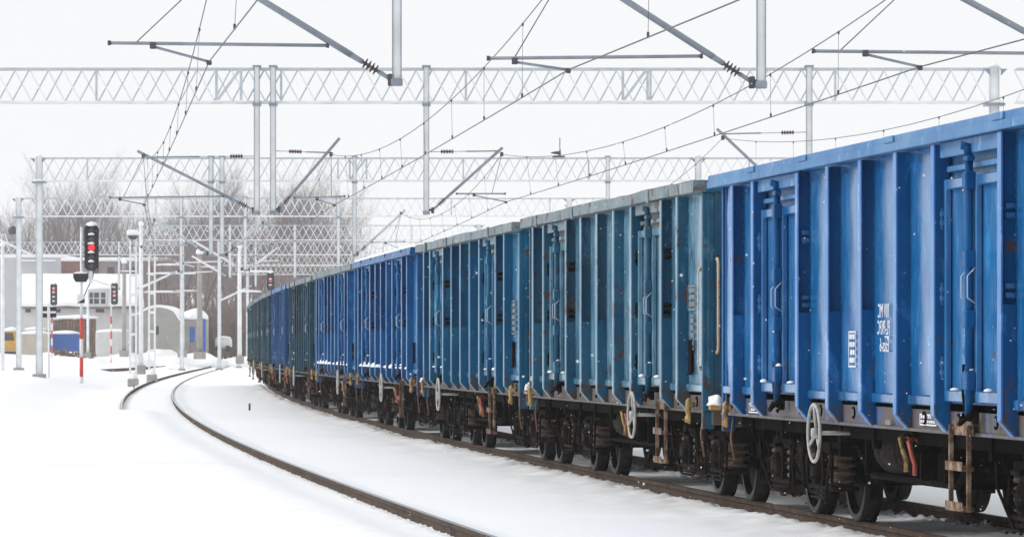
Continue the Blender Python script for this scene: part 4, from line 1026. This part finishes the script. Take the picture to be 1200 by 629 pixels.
pole(281, 419, 290, 270, .12, 'slim white pole right of the thick concrete pole', 'galv', cross=((.78, -.1, 2.2), (.6, -.2, 1.4)))
pole(3, 440, 288, 200, .09, 'thin post at the far left edge', 'galv')
pole(103, 414, 350, 380, .12, 'thin pole just right of the red-white signal mast', 'galv', cap=False)
pole(397, 418, 290, 250, .10, 'faint white post behind the blue wagons', 'galv')
# floodlight bracket in the left distance
r_ = empty('floodlight_bracket', at(6, 285, 240)); tag(r_, 'white tubular bracket at the left edge with a small lamp', 'bracket')
put('tube', MB().tube([at(-14, 275, 240)-at(6, 285, 240), at(52, 305, 240)-at(6, 285, 240)], .06, 8).mesh('tube', M['galv']), r_)
put('loop', MB().tube([at(10, 287, 240)-at(6, 285, 240), at(6, 274, 240)-at(6, 285, 240), at(1, 276, 240)-at(6, 285, 240)], .045, 8).mesh('loop', M['galv']), r_)
put('lamp', MB().blob((at(15, 270, 240)-at(6, 285, 240)), .28, .2, .25, 3, .2, flat=False).mesh('lamp', M['fitting']), r_)

# small pegs in the snow
for (x, y, d, h, lb) in ((292.5, 476, 109, .16, 'short dark marker peg standing in the snow between the tracks'), (157, 456, 168, .12, 'tiny peg beside the left rail below the lamp mast')):
    g = at(x, y, d); g.z = ground_at(g.x, d); o = empty('marker_peg', g); tag(o, lb, 'peg')
    put('stake', MB().bbox(-.025, .025, -.02, .02, -.1, h, .004).mesh('stake', M['fitting']), o); put('peg_top', MB().bbox(-.032, .032, -.027, .027, h, h+.03, .004).mesh('peg_top', M['galvd']), o)

# ------------------------------------------------------------------ buildings and clutter beyond the yard
BM = {
 'plaster': mat('pale plaster', (.62, .61, .60), .85, var=.08, vscale=1), 'stone': mat('grey shed render', (.33, .32, .30), .9, var=.14, vscale=.8), 'grey': mat('grey hall cladding', (.50, .51, .54), .7, var=.06, vscale=.6),
 'brick': mat('dull red brickwork', (.22, .10, .085), .85, var=.18, vscale=1.5), 'mauve': mat('brown hall wall', (.27, .215, .215), .9, var=.22, vscale=.5), 'glass': mat('dark window glass', (.03, .035, .045), .15, 0, .6),
 'blue': mat('container blue', (.012, .10, .42), .5, var=.15, vscale=2), 'beige': mat('beige container paint', (.50, .45, .37), .6, var=.1, vscale=2), 'white': mat('white tank paint', (.70, .70, .71), .6, var=.06, vscale=2),
 'yel': mat('machine yellow', (.62, .33, .03), .5, var=.15, vscale=3), 'dk': mat('dark rubber and steel', (.03, .03, .032), .7), 'wood': mat('brown timber and brush', (.16, .105, .075), .9, var=.35, vscale=2),
}
def B(x0, x1, y0, y1, z0, z1, c=.02): return MB().bbox(x0, x1, y0, y1, z0, z1, c)
def gpx(x, y, d): return at(x, y, d)
# white house with the big snow roof
d = 440; g = at(85, 414, d); s = d/FPX
h = empty('snowy_house', g); tag(h, 'low pale house under a broad snow-covered roof behind the signals', 'house')
wx0, wx1 = (22-85)*s, (160-85)*s; zt = (414-352)*s; zr = (414-324)*s; ze = (414-392)*s
put('wall', B(wx0+.5, wx1-.4, 0, 7, -1.5, zt).mesh('wall', BM['plaster']), h)
rf = MB(); rf.prism([(-1.0, zt-.9), (3.5, zr-.25), (8.0, zt-.9), (8.0, zt-.65), (3.5, zr), (-1.0, zt-.65)], 'x', wx0, wx1)
rfo = put('roof', rf.mesh('roof', BM['mauve']), h)
sn = MB(); n = 14; vs = []
for i in range(n+1):
    x = wx0-.1 + (wx1-wx0+.2)*i/n
    for (yy, zz) in ((-1.25, zt-.62), (-1.2, zt-.30), (1.2, (zt+zr)/2-.0), (3.5, zr+.35), (5.8, (zt+zr)/2), (8.2, zt-.30), (8.2, zt-.62)):
        vs.append((x, yy, zz + .14*noise.noise(Vector((x*.5, yy*.6, 2)))))
sn.add(vs, [(i*7+k, i*7+k+1, (i+1)*7+k+1, (i+1)*7+k) for i in range(n) for k in range(6)] + [tuple(range(7)), tuple(n*7+k for k in range(7))[::-1]], False)
put('roof_snow', sn.mesh('roof_snow', M['snow']), rfo)
# dormer front with a row of dark windows
dm = put('dormer', B((105-85)*s, (128-85)*s, -1.9, 1.5, (414-359)*s, (414-339)*s).mesh('dormer', BM['plaster']), h)
put('snow_cap', MB().blob(((116.5-85)*s, -.4, (414-339)*s), 1.25, 1.5, .35, 3, .2).mesh('snow_cap', M['snow']), dm)
for a, b in ((107, 111), (112.5, 118), (120.5, 125.5)):
    w_ = put('window', B((a-85)*s, (b-85)*s, -1.95, -1.9, (414-356)*s, (414-343)*s, .01).mesh('window', BM['glass']), h); put('frame', B((a-85)*s, (b-85)*s, -1.99, -1.955, (414-350)*s, (414-349)*s, .005).mesh('frame', BM['plaster']), w_)
for a, b in ((112, 122), (30, 36), (44, 52), (66, 71)):
    w_ = put('window', B((a-85)*s, (b-85)*s, -.05, -.005, (414-366)*s, (414-360)*s, .01).mesh('window', BM['glass']), h); put('frame', B((a-85)*s, (b-85)*s, -.09, -.055, (414-360.4)*s, (414-359.6)*s, .005).mesh('frame', BM['plaster']), w_)
# long hall behind
d = 500; s = d/FPX; g = at(150, 410, d); h = empty('industrial_hall', g); tag(h, 'long low hall behind the house, grey at left, brick and brown at right', 'building')
for a, b, yt, m, nm in ((-80, 72, 302, 'grey', 'wall_section'), (72, 96, 306, 'brick', 'wall_section'), (96, 196, 306, 'mauve', 'wall_section')):
    w_ = put(nm, B((a-150)*s+.02, (b-150)*s-.02, 0, 18, -2, (410-yt)*s).mesh(nm, BM[m]), h)
    put('roof_snow', B((a-150)*s-.1, (b-150)*s+.1, -.3, 18.2, (410-yt)*s, (410-yt)*s+.45, .15).mesh('roof_snow', M['snow']), w_)
for a, b, yy in ((108, 116, 318), (126, 134, 318), (150, 158, 318), (172, 180, 318)):
    put('window', B((a-150)*s, (b-150)*s, -.06, -.005, (410-yy-5)*s, (410-yy+5)*s, .01).mesh('window', BM['glass']), h)
put('ledge', B((20-150)*s, (66-150)*s, -1.2, -.01, (410-306)*s, (410-304.5)*s).mesh('ledge', M['snow']), h)
put('ledge', B((60-150)*s, (94-150)*s, -1.0, -.01, (410-322)*s, (410-320.5)*s).mesh('ledge', M['snow']), h)
# shed with curved gable and blue door
d = 385; s = d/FPX; g = at(190, 416, d); h = empty('rounded_shed', g); tag(h, 'grey round-roofed shed with snowy roof and blue door right of the masts', 'shed')
gx0, gx1 = (160-190)*s, (211-190)*s; zh = (416-360)*s; zl = (416-374)*s
gab = [(gx0, -1.5), (gx1, -1.5), (gx1, zl-.35)] + [(gx1+(gx0-gx1)*t, zl-.35 + (zh-zl+.35)*math.sin(math.pi*(.12+.76*t))**.8*1.0) for t in (.15, .3, .45, .6, .75)] + [(gx0, zl+.3)]
put('gable', MB().prism(gab, 'y', 0, 9).mesh('gable', BM['stone']), h)
put('roof_snow', MB().prism([(gx0-.15, zl+.32), (gx0-.1, zl+.5)] + [(gx1+(gx0-gx1)*t, zl-.1 + (zh-zl+.35)*math.sin(math.pi*(.12+.76*t))**.8) for t in (.75, .6, .45, .3, .15)] + [(gx1+.1, zl-.2), (gx1+.05, zl-.32)] + [(gx1+(gx0-gx1)*t, zl-.34 + (zh-zl+.35)*math.sin(math.pi*(.12+.76*t))**.8) for t in (.15, .3, .45, .6, .75)], 'y', -.1, 9.1).mesh('roof_snow', M['snow']), h)
ax0, ax1 = (211-190)*s+.02, (239-190)*s
put('annex_wall', B(ax0, ax1, .8, 6, -1.5, (416-373)*s).mesh('annex_wall', BM['stone']), h)
put('roof_snow', MB().blob(((ax0+ax1)/2, 3.2, (416-373)*s), (ax1-ax0)*.58, 3.2, .95, 5, .12, 16, 10).mesh('roof_snow', M['snow']), h)
put('door', B((221.5-190)*s, (227.5-190)*s, .74, .79, (416-400)*s, (416-383)*s).mesh('door', BM['blue']), h); put('door_leaf', B((221.5-190)*s, (228.5-190)*s, .72, .79, -.6, (416-400.5)*s).mesh('door_leaf', BM['mauve']), h)
put('blue_post', B((237.5-190)*s, (240.5-190)*s, .55, .75, -.4, (416-374)*s).mesh('blue_post', BM['blue']), h)
put('window', B((180-190)*s, (186-190)*s, -.05, -.005, (416-392)*s, (416-382)*s, .01).mesh('window', BM['glass']), h)
# containers
def container(x0, x1, yt, yb, d, m, label, dep=2.4):
    s = d/FPX; g = at((x0+x1)/2, yb, d); o = empty('container', g); tag(o, label, 'container'); hw = (x1-x0)/2*s; H = (yb-yt)*s
    put('body', B(-hw, hw, 0, dep, -.4, H, .03).mesh('body', m), o)
    n = int(hw*2/.28)
    for i in range(n): put('corrugation', MB().box(-hw+.12+i*.28, -hw+.25+i*.28, -.035, -.001, -.3, H-.15).mesh('corrugation', m), o)
    put('roof_snow', MB().blob((0, dep/2, H), hw*1.06, dep*.56, .32, x0, .15, 16, 8).mesh('roof_snow', M['snow']), o)
container(24, 55, 391, 421, 395, BM['beige'], 'beige container left of the blue one, beyond the left column')
container(56, 92, 391, 417, 398, BM['blue'], 'bright blue container under snow left of the tall signal')
container(112, 152, 389, 416, 392, BM['white'], 'white container behind the distant right-hand signal')
# rusty brush fence between
s = 415/FPX; g = at(104, 416, 415); o = empty('timber_stack', g); tag(o, 'brown stacked timber behind the tall signal mast', 'timber stack')
for k in range(13):
    put('board', B((62-104)*s+k*.33, (62-104)*s+k*.33+.29, random.uniform(0, .2), .6, -.6, (416-370)*s*random.uniform(.88, 1.02), .02).mesh('board', BM['wood']), o)
put('snow_cap', MB().blob((-1.4, .3, (416-373)*s), 2.6, .5, .35, 5, .25, 16, 8).mesh('snow_cap', M['snow']), o)
# excavator
d = 405; s = d/FPX; g = at(30, 418, d); o = empty('excavator', g); tag(o, 'snow-covered yellow excavator at the far left', 'excavator')
put('track_unit', MB().prism([(-2.3, -.4), (-2.5, .1), (-2.2, .55), (-.3, .55), (0, .1), (-.2, -.4)], 'y', -.2, 2.3).mesh('track_unit', BM['dk']), o)
bd = put('cabin', MB().prism([(-2.4, .62), (-2.4, 1.9), (-2.1, 2.5), (-1.1, 2.5), (-.9, 1.7), (.2, 1.6), (.2, .62)], 'y', .1, 2.1).mesh('cabin', BM['yel']), o)
put('window', MB().prism([(-2.25, 1.6), (-2.05, 2.35), (-1.25, 2.35), (-1.1, 1.6)], 'y', .06, .09).mesh('window', BM['glass']), bd)
put('boom', MB().prism([(-.6, 1.7), (1.2, 2.75), (2.3, 2.55), (2.3, 2.25), (1.3, 2.4), (-.2, 1.4)], 'y', .7, 1.1).mesh('boom', BM['yel']), o)
put('dipper', MB().prism([(2.15, 2.6), (2.45, 2.5), (2.55, 1.0), (2.3, 1.0)], 'y', .75, 1.05).mesh('dipper', BM['yel']), o)
put('bucket', MB().prism([(2.2, 1.05), (2.75, 1.0), (2.8, .5), (2.4, .35), (2.1, .6)], 'y', .5, 1.3).mesh('bucket', BM['dk']), o)
put('snow_cap', MB().blob((-1.5, 1.1, 2.5), .9, 1.0, .4, 4, .3).mesh('snow_cap', M['snow']), o); put('snow_cap', MB().blob((.9, .9, 2.62), 1.1, .35, .3, 6, .3).mesh('snow_cap', M['snow']), o)
# tangle of dark scrap left of the house
g = at(8, 372, 415); 
# parked white tank and its wheels right of the shed
s = 390/FPX; g = at(262, 411, 390); o = empty('tank_trailer', g); tag(o, 'small white tank trailer right of the shed', 'trailer')
put('tank', MB().lathe([(-.8, 0), (-.78, .35), (-.6, .5), (.6, .5), (.78, .35), (.8, 0)], 'x', (0, 0, .75), 16).mesh('tank', BM['white']), o)
for x in (-.45, .45): put('wheel', MB().lathe([(-.1, 0), (-.1, .28), (.1, .28), (.1, 0)], 'y', (x, -.35, .22), 14).mesh('wheel', BM['dk']), o)
put('hatch', B(-.15, .15, -.15, .15, 1.22, 1.38).mesh('hatch', BM['blue']), o); put('snow_cap', MB().blob((0, 0, 1.2), .7, .4, .2, 3, .2).mesh('snow_cap', M['snow']), o)

# heaps of cleared snow along the yard edge
heaps = [(183, 412, 372, 2.6, 1.5, 'snow heap before the shed gable'), (225, 417, 340, 3.6, 1.3, 'long snow heap before the shed annex'), (75, 420, 385, 3.0, .75, 'lumpy snow heap in front of the blue container'), (136, 421, 350, 3.2, 1.0, 'snow heap at the foot of the right-hand distant signal'),
         (160, 419, 338, 2.0, .9, 'small snow heap below the slim white post'), (20, 424, 380, 3.5, .6, 'snow heap at the foot of the beige container'), (274, 416, 345, 2.5, .9, 'snow heap beside the end of the train'), (205, 419, 300, 1.6, .55, 'snow lump on the siding rail near the shed')]
for i, (x, y, d, w_, hgt, lb) in enumerate(heaps):
    g = at(x, y, d); g.z = ground_at(g.x, d)-.25
    me = MB().blob((0, 0, 0), w_, 2.2, hgt, i*2.3+1, .45, 22, 12).mesh('snow_heap', M['snow']); o = put('snow_heap', me, loc=g); tag(o, lb, 'snow heap', 'cleared snow heaps')
# rough dark debris showing through
mb = MB(); rr = random.Random(3)
for i in range(70):
    x = rr.uniform(60, 112); g = at(x, rr.uniform(412, 420), 382); q = rr.uniform(.06, .22)
    mb.bar(g, g + Vector((rr.uniform(-.5, .5), rr.uniform(-.3, .3), rr.uniform(0, .3))), q, q)
o = kind(put('scrap_debris', mb.mesh('scrap_debris', BM['wood'])), 'stuff'); o['label'] = 'dark scrap and branches half buried before the containers'

# ------------------------------------------------------------------ bare trees
BARK = mat('frosted bark', (.095, .082, .088), .9, var=.3, vscale=1.5)
TWIG = mat('fine frosted twigs', (.155, .132, .138), .9, var=.25, vscale=.4)
def tree_meshes(seed, H):
    rr = random.Random(seed); tr = MB(); cr = MB()
    def grow(p, dirn, L, r, lvl, mb):
        n = 4 if lvl < 2 else 3; pts = [p]; rs_ = [r]; q = p.copy(); dv = dirn.copy()
        for i in range(n):
            dv = (dv + Vector((rr.gauss(0, .10), rr.gauss(0, .10), rr.gauss(.05, .05)))).normalized(); q = q + dv*L/n; pts.append(q.copy()); rs_.append(r*(1-.62*(i+1)/n))
        mb.tube(pts, rs_, 6 if lvl == 0 else 4 if lvl < 2 else 3, caps=False, smooth=True)
        if lvl >= 4: return
        kids = (11, 6, 5, 4)[lvl]
        for k in range(kids):
            t = rr.uniform(.28 if lvl == 0 else .2, 1.0); i = min(n-1, int(t*n)); f = t*n-i
            bp_ = pts[i].lerp(pts[i+1], f); ax = dv.orthogonal(); ax.rotate(Matrix.Rotation(rr.uniform(0, 6.28), 3, dv))
            ang = rr.uniform(.35, .8) if lvl == 0 else rr.uniform(.3, .9)
            nd_ = (pts[i+1]-pts[i]).normalized(); nd_.rotate(Matrix.Rotation(ang, 3, ax)); nd_ = (nd_ + Vector((0, 0, .22))).normalized()
            grow(bp_, nd_, L*rr.uniform(.42, .62)*(1.15-.5*t if lvl == 0 else 1), max(.012, rs_[i]*(1-f)+rs_[i+1]*f)*.55, lvl+1, cr)
    grow(Vector((0, 0, -.5)), Vector((rr.gauss(0, .05), rr.gauss(0, .05), 1)).normalized(), H*.86, H*.013, 0, tr)
    return tr.mesh('trunk', BARK), cr.mesh('crown', TWIG)
TREES = [tree_meshes(40+i, 22) for i in range(6)]
rr = random.Random(17)
def tree_top(x):                               # height of the wood's outline in the photograph
    pts = [(-40, 262), (0, 266), (45, 248), (75, 228), (105, 222), (130, 236), (165, 250), (205, 246), (235, 232), (265, 224), (300, 236), (330, 226), (360, 222), (385, 232), (405, 262), (430, 300), (520, 330)]
    for (a, ya), (b, yb) in zip(pts, pts[1:]):
        if a <= x <= b: return ya + (yb-ya)*(x-a)/(b-a)
    return 300
k = 0
for row, (dd_, step) in enumerate(((555, 25), (600, 27), (660, 25))):
    x = -40 + row*7
    while x < 418:
        if 140 < x < 205 and row == 0: x += step; continue
        d = dd_ + rr.uniform(-20, 20); xx = x + rr.uniform(-6, 6); top = tree_top(max(-40, min(519, xx))) + rr.uniform(2, 20) + (8 if row == 0 else 0)
        H = (Y0-top)*d/FPX + 1.6; g = at(xx, Y0, d); g.z = .3
        o = empty('bare_tree', g, rr.uniform(0, 6.28)); tag(o, 'leafless grey tree in the snowy wood behind the yard', 'tree', 'bare trees behind the yard')
        sc = H/22; o.scale = (sc*rr.uniform(.8, 1.0), sc*rr.uniform(.8, 1.0), sc); t_, c_ = TREES[k % 6]
        put('trunk', t_, o); put('crown', c_, o); k += 1; x += step
BTWIG = mat('brown thicket twigs', (.25, .195, .19), .9, var=.25, vscale=.6)
for i in range(20):
    x = 188 + i*9.2 + rr.uniform(-3, 3); d = rr.uniform(455, 520); H = (Y0-rr.uniform(283, 318))*d/FPX + 1.6; g = at(x, Y0, d); g.z = .4
    o = empty('thicket_tree', g, rr.uniform(0, 6.28)); tag(o, 'brown leafless thicket tree beyond the end of the train', 'tree', 'brown thicket trees beyond the train')
    o.scale = (H/22*1.25, H/22*1.25, H/22); t_, c_ = TREES[i % 6]; put('trunk', t_, o, BARK); put('crown', c_, o, BTWIG)
# reddish brush in front of the hall
def brush_mesh(seed):
    rr = random.Random(seed); mb = MB()
    for i in range(240):
        p = Vector((rr.gauss(0, .8), rr.gauss(0, .6), 0)); dv = Vector((rr.gauss(0, .28), rr.gauss(0, .28), 1)).normalized(); L = rr.uniform(1.6, 4.2)
        mid = p + dv*L*.5 + Vector((rr.gauss(0, .1), rr.gauss(0, .1), 0)); mb.tube([p, mid, p+dv*L+Vector((rr.gauss(0, .3), rr.gauss(0, .3), 0))], [.03, .02, .008], 3, caps=False)
        for q in range(3):
            t = rr.uniform(.3, .9); b = p.lerp(p+dv*L, t); mb.tube([b, b+Vector((rr.gauss(0, .45), rr.gauss(0, .45), rr.uniform(.2, .9)))], [.014, .005], 3, caps=False)
    return mb
BRUSH = mat('reddish brown brush', (.22, .16, .14), .9, var=.3, vscale=1)
bms = [brush_mesh(i).mesh('twigs', BRUSH) for i in range(3)]
stm = MB().tube([(0, 0, -.4), (.05, .02, .9)], [.10, .05], 6).mesh('stem', BARK)
for i in range(26):
    x = 192 + i*4.8 + rr.uniform(-2, 2); d = rr.uniform(410, 455); g = at(x, 410, d); g.z = .5
    o = empty('bare_bush', g, rr.uniform(0, 6)); o.scale = (1.1, 1.1, rr.uniform(.9, 1.7)); tag(o, 'reddish brown leafless bush beyond the yard in front of the brown thicket', 'bush', 'bare bushes beyond the yard')
    put('twigs', bms[i % 3], o); put('stem', stm, o)

# ------------------------------------------------------------------ air: snow haze and falling flakes
hz = MB().box(-1560, 1560, -60, 3060, -3.0, 34); 
hm = bpy.data.materials.new('snow haze'); hm.use_nodes = True; hn = hm.node_tree; hn.nodes.clear()
ho = hn.nodes.new('ShaderNodeOutputMaterial'); hv = hn.nodes.new('ShaderNodeVolumePrincipled')
hv.inputs['Color'].default_value = (.985, .99, 1, 1); hv.inputs['Density'].default_value = .00023; hv.inputs['Anisotropy'].default_value = 0
hn.links.new(hv.outputs[0], ho.inputs['Volume'])
haze = kind(put('haze', hz.mesh('haze', hm)), 'stuff')

mb = MB(); rr = random.Random(23)
for i in range(10000):
    d = 11 + 109*rr.random()**.7; X = rr.uniform(-.16, .16)*d; z = rr.uniform(-.02, CH + .10*d)
    r = rr.choice([.002, .002, .0025, .0025, .003, .0035, .0045])
    a = Vector((X, d, z)); u = Vector((rr.gauss(0,1), rr.gauss(0,1), rr.gauss(0,1))).normalized(); v = u.orthogonal().normalized(); w = u.cross(v)
    mb.add([a+u*r, a-u*r, a+v*r, a-v*r, a+w*r, a-w*r], [(0,2,4),(2,1,4),(1,3,4),(3,0,4),(2,0,5),(1,2,5),(3,1,5),(0,3,5)])
fl = bpy.data.meshes.new('falling_snow'); fl.from_pydata(mb.v, [], mb.f); fl.materials.append(M['snow'])
o = kind(put('falling_snow', fl), 'stuff'); o['label'] = 'small white snowflakes drifting through the air'

# ------------------------------------------------------------------ put the handle of each portal, arm and line at its own foot
for o in list(col.objects):
    if o.parent is None and o.type == 'EMPTY' and o.name.split('.')[0] in ('overhead_line_portal', 'cantilever_arm', 'overhead_line'):
        pts = [Vector(v.co) + ch.location for ch in o.children if ch.type == 'MESH' for v in ch.data.vertices]
        zmin = min(p.z for p in pts); foot = [p for p in pts if p.z < zmin + .3]
        base = Vector((sum(p.x for p in foot)/len(foot), sum(p.y for p in foot)/len(foot), zmin))
        o.location = base
        for ch in o.children: ch.location = ch.location - base
